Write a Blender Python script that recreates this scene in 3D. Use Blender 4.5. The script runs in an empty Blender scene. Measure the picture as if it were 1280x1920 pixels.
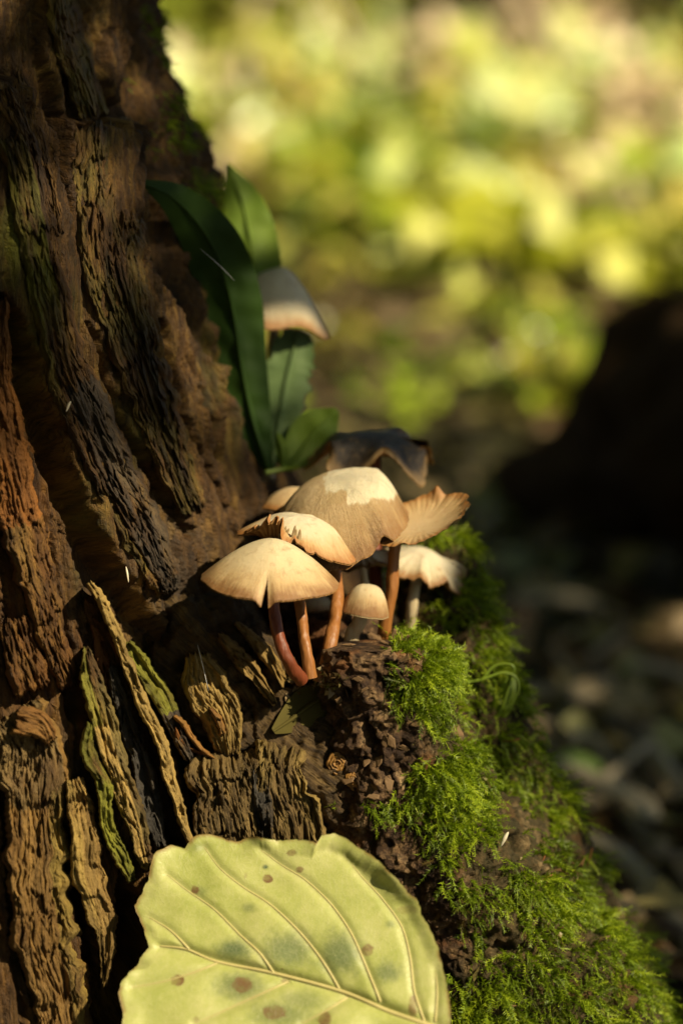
import bpy, math, random
import numpy as np
from mathutils import Vector, Matrix
from mathutils.bvhtree import BVHTree
R_ = math.radians
rng = np.random.default_rng(7); random.seed(7)
scene = bpy.context.scene
COL = scene.collection

# ------------------------------------------------------------------ camera, sky, sun, exposure
DOF = True
D = 0.55                       # focus distance (m)
S = 0.17 / 1280                # metres per photo pixel in the plane of focus
PITCH = R_(12)
ZF = 0.20                      # height of the plane of focus' centre above the ground
FW = np.array([0, math.cos(PITCH), -math.sin(PITCH)]); UP = np.array([0, math.sin(PITCH), math.cos(PITCH)]); RT = np.array([1., 0, 0])
CAM = np.array([0, 0, ZF]) - D * FW
cd = bpy.data.cameras.new('camera'); cam = bpy.data.objects.new('camera', cd); COL.objects.link(cam)
cam.location = CAM; cam.rotation_euler = (math.pi / 2 - PITCH, 0, 0)
cd.sensor_fit = 'HORIZONTAL'; cd.sensor_width = 24; cd.lens = 24 * D / 0.17
cd.clip_start = 0.01; cd.clip_end = 300
cd.dof.use_dof = DOF; cd.dof.focus_distance = D + 0.004; cd.dof.aperture_fstop = 6.2
scene.camera = cam

SUN = np.array([0.61, -0.44, 0.65]); SUN /= np.linalg.norm(SUN)      # towards the sun
sd = bpy.data.lights.new('sun', 'SUN'); so = bpy.data.objects.new('sun', sd); COL.objects.link(so)
sd.energy = 5.0; sd.angle = R_(0.5); sd.color = (1, 0.85, 0.58)
so.rotation_euler = Vector(SUN).to_track_quat('Z', 'Y').to_euler()
w = bpy.data.worlds.new('World'); scene.world = w; w.use_nodes = True
nt = w.node_tree; bg = nt.nodes['Background']; sk = nt.nodes.new('ShaderNodeTexSky')
sk.sky_type = 'NISHITA'; sk.sun_disc = False
sk.sun_elevation = math.asin(SUN[2]); sk.sun_rotation = math.atan2(SUN[0], SUN[1])
nt.links.new(sk.outputs[0], bg.inputs[0]); bg.inputs[1].default_value = 0.05
scene.view_settings.view_transform = 'Standard'; scene.view_settings.look = 'None'
scene.view_settings.exposure = 0.65; scene.view_settings.gamma = 1.0; scene.view_settings.use_curve_mapping = False
scene.cycles.use_denoising = True
scene.cycles.max_bounces = 8; scene.cycles.transmission_bounces = 6; scene.cycles.transparent_max_bounces = 8

# ------------------------------------------------------------------ pixel <-> place
def W(px, py, dd=0.0):
    """photo pixel + distance behind the plane of focus (cm) -> world point(s)"""
    px, py, dd = np.broadcast_arrays(np.asarray(px, float), np.asarray(py, float), np.asarray(dd, float))
    d = D + dd * .01
    x = (px - 640) * S * d / D; v = (960 - py) * S * d / D
    return CAM + d[..., None] * FW + x[..., None] * RT + v[..., None] * UP
def PX(V):
    q = V - CAM; d = q @ FW
    return 640 + (q @ RT) / d * D / S, 960 - (q @ UP) / d * D / S

# ------------------------------------------------------------------ noise (numpy)
def _h(i, j, k, seed):
    h = (i.astype(np.uint32) * np.uint32(374761393) + j.astype(np.uint32) * np.uint32(668265263) + k.astype(np.uint32) * np.uint32(2147483647) + np.uint32(seed * 974634777 & 0xffffffff))
    h = (h ^ (h >> np.uint32(13))) * np.uint32(1274126177); h = (h ^ (h >> np.uint32(16))) * np.uint32(2246822519)
    return ((h ^ (h >> np.uint32(15))) & np.uint32(0xffff)).astype(np.float32) / 32767.5 - 1
def vn(x, y, z=None, seed=0):
    x, y = np.broadcast_arrays(np.asarray(x, float), np.asarray(y, float))
    i = np.floor(x).astype(np.int64); j = np.floor(y).astype(np.int64); fx = x - i; fy = y - j
    fx = fx**3 * (fx * (fx * 6 - 15) + 10); fy = fy**3 * (fy * (fy * 6 - 15) + 10)
    if z is None:
        o = np.zeros_like(i)
        a = _h(i, j, o, seed) * (1 - fx) + _h(i + 1, j, o, seed) * fx
        b = _h(i, j + 1, o, seed) * (1 - fx) + _h(i + 1, j + 1, o, seed) * fx
        return a * (1 - fy) + b * fy
    z = np.broadcast_to(np.asarray(z, float), x.shape); k = np.floor(z).astype(np.int64); fz = z - k; fz = fz**3 * (fz * (fz * 6 - 15) + 10)
    r = 0
    for dk, wz in ((0, 1 - fz), (1, fz)):
        a = _h(i, j, k + dk, seed) * (1 - fx) + _h(i + 1, j, k + dk, seed) * fx
        b = _h(i, j + 1, k + dk, seed) * (1 - fx) + _h(i + 1, j + 1, k + dk, seed) * fx
        r = r + (a * (1 - fy) + b * fy) * wz
    return r
def fb(x, y, z=None, o=3, seed=0, g=.5):
    r = 0; a = 1; f = 1; t = 0
    for q in range(o):
        r = r + a * vn(x * f, y * f, None if z is None else z * f, seed + q * 17); t += a; a *= g; f *= 2.03
    return r / t
def ss(a, b, x):
    t = np.clip((x - a) / (b - a), 0, 1); return t * t * (3 - 2 * t)
def spline(pts, n):
    p = np.asarray(pts, float); m = len(p); t = np.linspace(0, m - 1, n); i = np.minimum(t.astype(int), m - 2); f = (t - i)[:, None]
    g = lambda k: p[np.clip(k, 0, m - 1)]
    a, b, c, d = g(i - 1), g(i), g(i + 1), g(i + 2)
    return .5 * (2 * b + (c - a) * f + (2 * a - 5 * b + 4 * c - d) * f**2 + (3 * b - a - 3 * c + d) * f**3)
def polydist(px, py, pts):
    """distance in photo pixels to a polyline whose points carry extra values; returns (distance, values)"""
    p = np.asarray(pts, float); best = np.full(px.shape, 1e9); val = np.zeros(px.shape + (p.shape[1] - 2,))
    for a, b in zip(p[:-1], p[1:]):
        ab = b[:2] - a[:2]; t = np.clip(((px - a[0]) * ab[0] + (py - a[1]) * ab[1]) / (ab @ ab), 0, 1)
        d = np.hypot(px - a[0] - t * ab[0], py - a[1] - t * ab[1]); m = d < best
        best[m] = d[m]; val[m] = a[2:] + t[m, None] * (b[2:] - a[2:])
    return best, val
def inpoly(px, py, pts):
    r = np.zeros(px.shape, bool); n = len(pts)
    for i in range(n):
        x1, y1 = pts[i]; x2, y2 = pts[(i + 1) % n]
        if y1 != y2:
            r ^= ((y1 > py) != (y2 > py)) & (px < (x2 - x1) * (py - y1) / (y2 - y1) + x1)
    return r

# ------------------------------------------------------------------ mesh and scene helpers
def mesh(name, V, F, m=None, parent=None, smooth=True, attrs=None):
    me = bpy.data.meshes.new(name)
    V = np.ascontiguousarray(V, np.float32).reshape(-1, 3)
    if isinstance(F, np.ndarray):
        n, k = F.shape
        me.vertices.add(len(V)); me.vertices.foreach_set('co', V.ravel())
        me.loops.add(n * k); me.loops.foreach_set('vertex_index', F.astype(np.int32).ravel())
        me.polygons.add(n); me.polygons.foreach_set('loop_start', np.arange(0, n * k, k, dtype=np.int32))
        me.update(calc_edges=True)
    else:
        me.from_pydata(V.tolist(), [], F); me.update()
    me.polygons.foreach_set('use_smooth', np.full(len(me.polygons), smooth))
    for k_, a in (attrs or {}).items():
        a = np.asarray(a, np.float32)
        if a.ndim == 2:
            at = me.attributes.new(k_, 'FLOAT_VECTOR', 'POINT'); at.data.foreach_set('vector', np.ascontiguousarray(a).ravel())
        else:
            at = me.attributes.new(k_, 'FLOAT', 'POINT'); at.data.foreach_set('value', np.ascontiguousarray(a))
    if m: me.materials.append(m)
    o = bpy.data.objects.new(name, me); COL.objects.link(o)
    if parent:
        o.parent = parent; o.matrix_parent_inverse = parent.matrix_world.inverted()
        o.matrix_parent_inverse = Matrix.Translation(-Vector(parent.location))
    return o
def empty(name, loc, label=None, cat=None, group=None):
    o = bpy.data.objects.new(name, None); COL.objects.link(o); o.location = [float(c) for c in loc]; o.empty_display_size = .01
    return tag(o, label, cat, group)
def tag(o, label=None, cat=None, group=None, kind=None):
    for k, v in (('label', label), ('category', cat), ('group', group), ('kind', kind)):
        if v: o[k] = v
    return o
def gridf(nr, nc, wrap=False):
    i = np.arange(nr - 1)[:, None]; j = np.arange(nc if wrap else nc - 1)[None]; j2 = (j + 1) % nc
    return np.stack([i * nc + j, i * nc + j2, (i + 1) * nc + j2, (i + 1) * nc + j], -1).reshape(-1, 4)
def gnorm(V):
    """normals of a (rows, cols, 3) grid"""
    n = np.cross(np.gradient(V, axis=1), np.gradient(V, axis=0)); return n / (np.linalg.norm(n, axis=-1, keepdims=True) + 1e-12)
def frames(C):
    T = np.gradient(C, axis=0); T /= np.linalg.norm(T, axis=1, keepdims=True) + 1e-12
    ref = np.array([0, -1., 0.05]); A = np.cross(T, ref); A /= np.linalg.norm(A, axis=1, keepdims=True) + 1e-12
    return T, A, np.cross(A, T)
def tubeV(C, r, n):
    T, A, B = frames(C); ph = np.linspace(0, 2 * math.pi, n, endpoint=False)
    r = np.broadcast_to(np.asarray(r, float), (len(C),))
    return C[:, None] + r[:, None, None] * (np.cos(ph)[None, :, None] * A[:, None] + np.sin(ph)[None, :, None] * B[:, None])
def tube(name, pts, r, m, parent=None, n=10, rows=None, closed=True, jit=0):
    pts = np.asarray(pts, float); rows = rows or max(4, len(pts) * 6)
    C = spline(pts, rows); rr = spline(np.asarray(r, float).reshape(-1, 1) if np.ndim(r) else np.full((len(pts), 1), r), rows)[:, 0]
    if closed: rr = rr.copy(); rr[0] *= .3; rr[-1] *= .3
    V = tubeV(C, rr, n)
    if jit: V = V + jit * (vn(V[..., 0] * 300, V[..., 1] * 300, V[..., 2] * 170, 5) + .4 * vn(V[..., 0] * 1100, V[..., 1] * 1100, V[..., 2] * 500, 6))[..., None] * (V - C[:, None]) / (np.linalg.norm(V - C[:, None], axis=-1, keepdims=True) + 1e-9)
    return mesh(name, V, gridf(rows, n, True), m, parent)

# ------------------------------------------------------------------ materials
class M_:
    def __init__(s, name):
        s.m = bpy.data.materials.new(name); s.m.use_nodes = True; s.nt = s.m.node_tree; s.b = s.nt.nodes['Principled BSDF']; s.out = s.nt.nodes['Material Output']
    def n(s, t, **kw):
        x = s.nt.nodes.new('ShaderNode' + t)
        for k, v in kw.items():
            if k in x.inputs.keys(): x.inputs[k].default_value = v
            else: setattr(x, k, v)
        return x
    def l(s, a, b): s.nt.links.new(a, b)
    def attr(s, name, vec=False): a = s.n('Attribute', attribute_name=name); return a.outputs['Vector' if vec else 'Fac']
    def obj(s): return s.n('TexCoord').outputs['Object']
    def scale(s, v, sc):
        m = s.n('VectorMath', operation='MULTIPLY'); s.l(v, m.inputs[0]); m.inputs[1].default_value = sc; return m.outputs[0]
    def noise(s, v, scale=1, detail=4, rough=.55, dist=0):
        x = s.n('TexNoise', Scale=scale, Detail=detail, Roughness=rough, Distortion=dist); s.l(v, x.inputs['Vector']); return x.outputs['Fac']
    def ramp(s, f, stops):
        r = s.n('ValToRGB'); e = r.color_ramp.elements
        while len(e) < len(stops): e.new(.5)
        for q, (p, c) in zip(e, stops):
            q.position = p; q.color = (c if isinstance(c, tuple) else (c, c, c)) + (1,)
        s.l(f, r.inputs[0]); return r.outputs[0]
    def mix(s, f, a, b, mode='MIX'):
        x = s.n('Mix', data_type='RGBA', blend_type=mode)
        for i, v in ((0, f), (6, a), (7, b)):
            if hasattr(v, 'links'): s.l(v, x.inputs[i])
            else: x.inputs[i].default_value = v if i == 0 else tuple(v) + (1,)
        return x.outputs[2]
    def math(s, op, a, b=0.0, clamp=False):
        x = s.n('Math', operation=op, use_clamp=clamp)
        for i, v in ((0, a), (1, b)):
            if hasattr(v, 'links'): s.l(v, x.inputs[i])
            else: x.inputs[i].default_value = v
        return x.outputs[0]
    def bump(s, h, dist, strength=1.0):
        x = s.n('Bump', Distance=dist, Strength=strength); s.l(h, x.inputs['Height']); s.l(x.outputs[0], s.b.inputs['Normal']); return x
    def set(s, col=None, rough=.6, spec=.5, sss=0, sssr=.002):
        if col is not None:
            if hasattr(col, 'links'): s.l(col, s.b.inputs['Base Color'])
            else: s.b.inputs['Base Color'].default_value = tuple(col) + (1,)
        if hasattr(rough, 'links'): s.l(rough, s.b.inputs['Roughness'])
        else: s.b.inputs['Roughness'].default_value = rough
        s.b.inputs['Specular IOR Level'].default_value = spec
        if sss:
            s.b.inputs['Subsurface Weight'].default_value = sss; s.b.inputs['Subsurface Radius'].default_value = (1, .6, .3); s.b.inputs['Subsurface Scale'].default_value = sssr
        return s.m
    def translucent(s, col, f):
        t = s.n('BsdfTranslucent'); x = s.n('MixShader'); x.inputs[0].default_value = f
        if hasattr(col, 'links'): s.l(col, t.inputs[0])
        else: t.inputs[0].default_value = tuple(col) + (1,)
        s.l(s.b.outputs[0], x.inputs[1]); s.l(t.outputs[0], x.inputs[2]); s.l(x.outputs[0], s.out.inputs[0])

def wood_mat(name, dark, mid, light, contrast=1.0, bumpd=.0012):
    k = M_(name); g = k.attr('grain', True)
    warp = k.noise(k.scale(g, (60, 20, 1)), 1, 3)
    ga = k.n('VectorMath', operation='MULTIPLY_ADD'); k.l(warp, ga.inputs[0]); ga.inputs[1].default_value = (.006, .002, 0); k.l(g, ga.inputs[2]); g2 = ga.outputs[0]
    f1 = k.noise(k.scale(g2, (90, 14, 1)), 1, 6, .62)
    f2 = k.noise(k.scale(g2, (520, 45, 1)), 1, 5, .65)
    f3 = k.noise(k.scale(g2, (1500, 160, 1)), 1, 4, .7)
    f4 = k.noise(k.scale(g, (260, 200, 1)), 1, 4, .6); f5 = k.noise(k.scale(g2, (3800, 300, 1)), 1, 3, .7); f6 = k.noise(k.scale(g, (1400, 900, 1)), 1, 4, .7)
    f = k.math('ADD', k.math('MULTIPLY', f1, .55), k.math('MULTIPLY', f2, .45))
    c = k.ramp(f, [(.36, dark), (.5, mid), (.62, light)])
    c = k.mix(k.ramp(f4, [(.5, 0.), (.68, .55)]), c, dark); c = k.mix(k.ramp(k.math('ADD', k.math('MULTIPLY', f3, .5), k.math('MULTIPLY', f5, .5)), [(.40, .75), (.52, 0.)]), c, dark)
    # rust, algae and grey weathering where it grows
    rn = k.noise(k.scale(g, (150, 60, 1)), 1, 6, .65)
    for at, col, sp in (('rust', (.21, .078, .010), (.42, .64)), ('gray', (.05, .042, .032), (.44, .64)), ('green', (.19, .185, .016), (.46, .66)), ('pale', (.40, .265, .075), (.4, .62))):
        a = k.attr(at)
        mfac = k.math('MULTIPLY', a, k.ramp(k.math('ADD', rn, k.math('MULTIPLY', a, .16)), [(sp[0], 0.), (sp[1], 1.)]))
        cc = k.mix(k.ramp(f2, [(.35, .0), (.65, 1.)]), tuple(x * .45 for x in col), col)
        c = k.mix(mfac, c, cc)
    h = k.math('ADD', k.math('MULTIPLY', f2, .6), k.math('MULTIPLY', f3, .4)); h = k.math('ADD', h, k.math('MULTIPLY', f4, .35)); h = k.math('ADD', h, k.math('MULTIPLY', f5, .3)); h = k.math('ADD', h, k.math('MULTIPLY', f6, .35))
    k.bump(h, bumpd)
    return k.set(c, .72, .35)
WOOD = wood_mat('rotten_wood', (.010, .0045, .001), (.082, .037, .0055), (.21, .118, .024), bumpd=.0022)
WOODB = wood_mat('grey_brown_wood', (.011, .006, .002), (.07, .040, .012), (.17, .108, .036), bumpd=.0022)

def bark_mat():
    k = M_('root_bark'); p = k.obj()
    a = k.noise(p, 140, 7, .65); b = k.noise(p, 420, 5, .65); d = k.noise(p, 1300, 4, .7)
    c = k.ramp(a, [(.34, (.014, .007, .003)), (.48, (.07, .037, .015)), (.58, (.20, .12, .055)), (.68, (.38, .26, .13))])
    c = k.mix(k.ramp(b, [(.42, .8), (.6, 0.)]), c, (.02, .01, .006))
    c = k.mix(k.ramp(k.noise(p, 75, 3), [(.58, 0.), (.68, .6)]), c, (.19, .075, .022))
    g = k.attr('green'); c = k.mix(k.math('MULTIPLY', g, .5), c, (.035, .034, .007))
    k.bump(k.math('ADD', k.math('MULTIPLY', b, .6), k.math('MULTIPLY', d, .4)), .0016)
    return k.set(c, .75, .25)
BARK = bark_mat()

def cap_mat(name, c0, c1, c2, patch=None, sss=.25, bd=.00035):
    k = M_(name); v = k.attr('cap', True); sep = k.n('SeparateXYZ'); k.l(v, sep.inputs[0]); t, ph = sep.outputs[0], sep.outputs[1]
    p = k.obj(); cmb = k.n('CombineXYZ')
    k.l(k.math('MULTIPLY', k.math('SINE', ph), 1), cmb.inputs[0]); k.l(k.math('COSINE', ph), cmb.inputs[1]); k.l(k.math('MULTIPLY', t, .12), cmb.inputs[2])
    st = k.noise(cmb.outputs[0], 26, 5, .7); st2 = k.noise(cmb.outputs[0], 70, 3, .7); n = k.noise(p, 170, 5, .6); nf = k.noise(p, 700, 4, .7)
    tt = k.math('ADD', t, k.math('MULTIPLY', k.math('SUBTRACT', n, .5), .34)); tt = k.math('ADD', tt, k.math('MULTIPLY', k.math('SUBTRACT', st, .5), .26))
    c = k.ramp(tt, [(.2, c0), (.6, tuple(.6 * a + .4 * b for a, b in zip(c0, c1))), (.8, c1), (.97, c2)])
    c = k.mix(k.math('MULTIPLY', k.ramp(st2, [(.5, 0.), (.7, .5)]), k.ramp(t, [(.45, 0.), (.95, 1.)])), c, c2)
    c = k.mix(k.ramp(k.noise(p, 330, 5, .7), [(.54, 0.), (.72, .5)]), c, c2)
    if patch:
        c = k.mix(k.attr('patch'), c, patch)
    h = k.math('ADD', k.math('MULTIPLY', st2, .5), k.math('MULTIPLY', nf, .5)); k.bump(h, bd, 1.0)
    return k.set(c, .5, .4, sss, .0016)
CAPM = cap_mat('cream_cap', (.60, .50, .31), (.47, .325, .155), (.23, .115, .04))
CAP2 = cap_mat('ragged_cap', (.64, .56, .40), (.47, .32, .15), (.30, .13, .035))
CAP3 = cap_mat('cracked_tan_cap', (.43, .31, .155), (.35, .23, .10), (.22, .115, .04), (.60, .52, .35), bd=.0009)
CAP4 = cap_mat('pale_tan_cap', (.50, .365, .2), (.42, .28, .13), (.30, .135, .035))
CAPW = cap_mat('white_cap', (.58, .51, .36), (.48, .40, .25), (.24, .12, .04))
CAPD = cap_mat('black_rotten_cap', (.012, .011, .012), (.03, .02, .014), (.26, .16, .06), sss=.05)
def gill_mat(name, a, b):
    k = M_(name); v = k.attr('cap', True); sep = k.n('SeparateXYZ'); k.l(v, sep.inputs[0])
    wv = k.math('SINE', k.math('MULTIPLY', sep.outputs[1], 90)); n = k.noise(k.obj(), 300, 3)
    c = k.mix(k.math('ADD', k.math('MULTIPLY', wv, .25), n), a, b)
    m = k.set(c, .7, .25); k.translucent(c, .3); return m
GILL = gill_mat('gill', (.2, .085, .022), (.42, .24, .085))
GILLP = gill_mat('pale_gill', (.3, .21, .1), (.46, .35, .19))
def stem_mat(name, a, b):
    k = M_(name); p = k.obj(); n = k.noise(k.scale(p, (500, 500, 45)), 1, 4); n2 = k.noise(p, 130, 3)
    c = k.mix(k.math('ADD', k.math('MULTIPLY', n, .7), k.math('MULTIPLY', n2, .5)), a, b)
    k.bump(k.math('ADD', n, k.math('MULTIPLY', n2, .6)), .0005); return k.set(c, k.ramp(n2, [(.3, .35), (.7, .62)]), .4, .2, .0015)
STEM_RED = stem_mat('red_brown_stem', (.06, .011, .004), (.19, .045, .012))
STEM_OR = stem_mat('orange_brown_stem', (.13, .04, .008), (.33, .14, .036))
STEM_PALE = stem_mat('pale_stem', (.34, .26, .14), (.48, .39, .24))

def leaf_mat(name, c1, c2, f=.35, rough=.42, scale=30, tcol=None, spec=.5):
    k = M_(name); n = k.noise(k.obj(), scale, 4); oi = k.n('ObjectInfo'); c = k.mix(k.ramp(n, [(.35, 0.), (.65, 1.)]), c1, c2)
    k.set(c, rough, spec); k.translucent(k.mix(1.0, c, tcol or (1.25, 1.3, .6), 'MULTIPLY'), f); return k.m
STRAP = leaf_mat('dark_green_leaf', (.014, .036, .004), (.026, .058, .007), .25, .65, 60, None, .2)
MIDG = leaf_mat('mid_green_leaf', (.12, .19, .02), (.18, .26, .035), .4, .6, 60, None, .25)
BLUEG = leaf_mat('blue_green_leaf', (.10, .16, .055), (.15, .22, .08), .35, .6, 60, None, .25)
TEND = leaf_mat('tendril', (.16, .24, .02), (.22, .3, .03), .2, .4, 200)
def plain(name, c, rough=.6, spec=.4):
    k = M_(name); n = k.noise(k.obj(), 400, 4, .6); return k.set(k.mix(n, tuple(x * .55 for x in c), tuple(min(1, x * 1.35) for x in c)), rough, spec)
WHITE = plain('pale_splinter', (.72, .64, .48)); SILK = plain('silk', (.85, .85, .85), .3); SPORO = plain('moss_stalk', (.22, .07, .02))
STICK = plain('grey_stick', (.32, .27, .18)); LOGM = plain('dark_log_bark', (.055, .032, .014), .95, .05)
FLAKE = plain('bark_flake', (.15, .09, .042), .75, .25)

# ------------------------------------------------------------------ the stump: trunk body
stump = empty('tree_stump', (-.16, .12, 0), 'rotting brown tree stump with furrowed layered wood and a mossy root', 'stump')
ST = np.array([  # photo row, radius cm, axis distance behind focus cm
    (-2200, 10.5, 8.0), (-500, 10.8, 8.4), (0, 11.4, 9.2), (280, 12.5, 9.6), (500, 13.4, 10.2), (870, 14.3, 11.4), (1200, 16.3, 13.4), (1600, 18.4, 15.8), (1920, 20.2, 17.4), (2400, 23, 19), (3300, 28, 21)])
def trunk_base(th, py):
    R0 = np.interp(py, ST[:, 0], ST[:, 1]); a0 = np.interp(py, ST[:, 0], ST[:, 2])
    v = (960 - py) * S; z = ZF + v * math.cos(PITCH) - .02 * math.sin(PITCH) * 1.0
    y = a0 * .01 * math.cos(PITCH) + v * math.sin(PITCH)
    return np.stack([-.16 + R0 * .01 * np.sin(th), y - R0 * .01 * np.cos(th), z + 0 * th], -1), R0 * .01
def smooth_st():
    global ST
    t = np.linspace(0, len(ST) - 1, 80); ST = spline(ST, 160)
smooth_st()
th = np.concatenate([np.linspace(R_(-160), R_(14), 40, endpoint=False), np.linspace(R_(14), R_(104), 470, endpoint=False), np.linspace(R_(104), R_(200), 40, endpoint=False)])
pyr = np.concatenate([np.linspace(-2200, -120, 60, endpoint=False), np.linspace(-120, 1990, 560, endpoint=False), np.linspace(1990, 3100, 30)])
TH, PY = np.meshgrid(th, pyr)
B0, R0 = trunk_base(TH, PY)
OUT = np.stack([np.sin(TH), -np.cos(TH), 0 * TH], -1)
bx, by = PX(B0.reshape(-1, 3)); bx = bx.reshape(TH.shape); by = by.reshape(TH.shape)
fr = np.cos(TH - R_(10)) > -.25                              # the side that faces the viewer's half
# front layer of older wood that breaks off along an edge
jx = 16 * fb(bx * .03, by * .012, o=4, seed=3); jy = 10 * vn(bx * .08, by * .08, seed=4)
LAYER = [(-900, 150), (25, 150), (60, 165), (97, 252), (114, 345), (128, 400), (132, 225), (262, 235), (272, 480), (330, 560), (392, 615), (440, 715), (492, 870), (540, 960), (720, 1080), (900, 1500), (900, 3500), (-900, 3500)]
layer = inpoly(bx + jx, by + jy, LAYER).astype(float)
slab2 = inpoly(bx + jx * .7, by + jy, [(70, -400), (135, -400), (150, 20), (172, 110), (215, 215), (150, 238), (125, 210), (100, 110)]).astype(float)
slab3 = inpoly(bx + jx, by + jy, [(178, -400), (235, -400), (262, 130), (255, 200), (225, 150)]).astype(float)
def blur(a, k):
    for _ in range(k):
        a = a.copy(); a[1:-1, 1:-1] = (a[1:-1, 1:-1] * 2 + a[:-2, 1:-1] + a[2:, 1:-1] + a[1:-1, :-2] + a[1:-1, 2:]) / 6
    return a
layer = blur(layer, 2)
disp = .009 * layer - .008 + .006 * blur(slab2, 2) + .004 * blur(slab3, 2)
rim_ = ss(R_(50), R_(72), TH) * (1 - ss(560, 760, by)); disp = disp + rim_ * (.0065 * fb(TH * R0 * 60, -PY * S * 55, o=3, seed=81, g=.6) + .003 * np.clip(fb(TH * R0 * 160, -PY * S * 150, o=3, seed=82, g=.65), -.1, 1))
SMOOTH = B0 + OUT * disp[..., None]                          # before the furrows: what the strips lie on
# grain: along the axis, turning a little towards the root
A = TH * R0; L = -PY * S
tw = .25 * np.clip((PY - 500) / 1400, 0, 1.2) ** 1.3; A = A - tw * .06
aw = A + .0035 * vn(A * 70, L * 28, seed=11) + .0016 * vn(A * 160, L * 70, seed=12)
low = ss(900, 1500, PY)
big = fb(aw * 55, L * 7, o=3, seed=21); med = fb(aw * 190, L * 15, o=4, seed=22, g=.6); fin = fb(aw * 800, L * 60, o=3, seed=23, g=.65); iso = fb(A * 260, L * 170, o=4, seed=24, g=.65)
crk = fb(aw * 210, L * 11, o=3, seed=25); crk2 = fb(aw * 420, L * 28, o=2, seed=26)
d2 = -.0060 * ss(.02, .5, -big) + .0024 * big + .0016 * med + .0012 * fin + .0007 * iso - .0034 * np.exp(-(crk / .05) ** 2) * ss(-.2, .3, vn(A * 50, L * 20, seed=27)) - .0014 * np.exp(-(crk2 / .07) ** 2)
d2 += .0007 * fb(aw * 1500, L * 110, o=2, seed=28, g=.7)
pit = ss(.35, .6, fb(A * 260, L * 130, o=3, seed=41)); d2 -= .0015 * pit
FUR = [  # photo row of the deep cracks: x, y, half width px, depth mm
    [(0, 560, 14, 8), (25, 625, 26, 14), (60, 745, 32, 17), (95, 856, 32, 18), (130, 947, 34, 18), (180, 1060, 38, 17), (235, 1150, 42, 14), (300, 1230, 40, 10), (360, 1300, 26, 7)],
    [(93, 600, 6, 4), (130, 697, 7, 5), (195, 844, 8, 6), (252, 937, 6, 4)], [(162, 600, 8, 5), (211, 770, 9, 6), (284, 897, 9, 6), (349, 998, 8, 5)],
    [(370, 640, 9, 5), (392, 740, 13, 8), (412, 844, 15, 9), (455, 965, 14, 7)], [(300, 600, 5, 4), (335, 760, 7, 5), (395, 900, 7, 5), (440, 1010, 6, 4)],
    [(112, 1534, 12, 10), (145, 1655, 15, 12), (168, 1776, 18, 12), (195, 1925, 20, 12)], [(235, 1640, 16, 14), (240, 1760, 35, 16), (230, 1930, 40, 16)],
    [(60, 990, 5, 4), (95, 1120, 8, 6), (120, 1240, 16, 9), (140, 1330, 22, 10)], [(20, 960, 5, 4), (60, 1110, 6, 5), (70, 1200, 7, 5)],
    [(-10, 1400, 14, 8), (15, 1560, 9, 6), (20, 1700, 8, 5), (45, 1900, 8, 5)], [(330, 1480, 12, 9), (370, 1590, 14, 9), (400, 1700, 12, 9)]]
jd = 5 * vn(bx * .06, by * .03, seed=51)
for p in FUR:
    dist, v = polydist(bx.ravel(), by.ravel(), p); dist = dist.reshape(bx.shape) + jd; hw = v[:, 0].reshape(bx.shape); dp = v[:, 1].reshape(bx.shape)
    d2 -= dp * .001 * (1 - ss(.55, 1.15, dist / hw)) * fr
V = SMOOTH + OUT * d2[..., None]
V[..., 2] += .001 * vn(A * 300, L * 90, seed=61)
topj = (PY < -2150); V[topj] += 0
def blob(px, py, lst):
    r = np.zeros(px.shape)
    for x, y, rx, ry, a in lst: r = np.maximum(r, a * np.exp(-(((px - x) / rx) ** 2 + ((py - y) / ry) ** 2)))
    return r
nz = np.clip(.55 + .9 * fb(A * 60, L * 25, o=3, seed=71), 0, 1)
rust = blob(bx, by, [(0, 750, 60, 260, 1), (30, 1000, 60, 220, .8), (60, 1330, 130, 60, .9), (150, 1240, 60, 70, .9), (60, 1650, 110, 240, .75), (180, 820, 120, 60, .35), (300, 900, 100, 100, .3), (100, 1800, 90, 150, .6)]) * nz * fr
green = blob(bx, by, [(25, 450, 40, 120, .9), (80, 620, 60, 120, .55), (160, 980, 40, 120, .4), (250, 780, 60, 200, .3), (450, 700, 60, 150, .4), (60, 1600, 60, 250, .35), (150, 60, 60, 120, .35)]) * fr
gray = blob(bx, by, [(300, 1080, 120, 130, .6), (70, 1400, 80, 90, .5), (100, 1600, 60, 120, .4)]) * fr
trunk = mesh('trunk', V, gridf(*TH.shape), WOOD, stump, attrs=dict(grain=np.stack([A, L, 0 * A], -1).reshape(-1, 3), rust=rust.ravel(), green=green.ravel(), gray=gray.ravel(), pale=0 * gray.ravel()))
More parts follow.
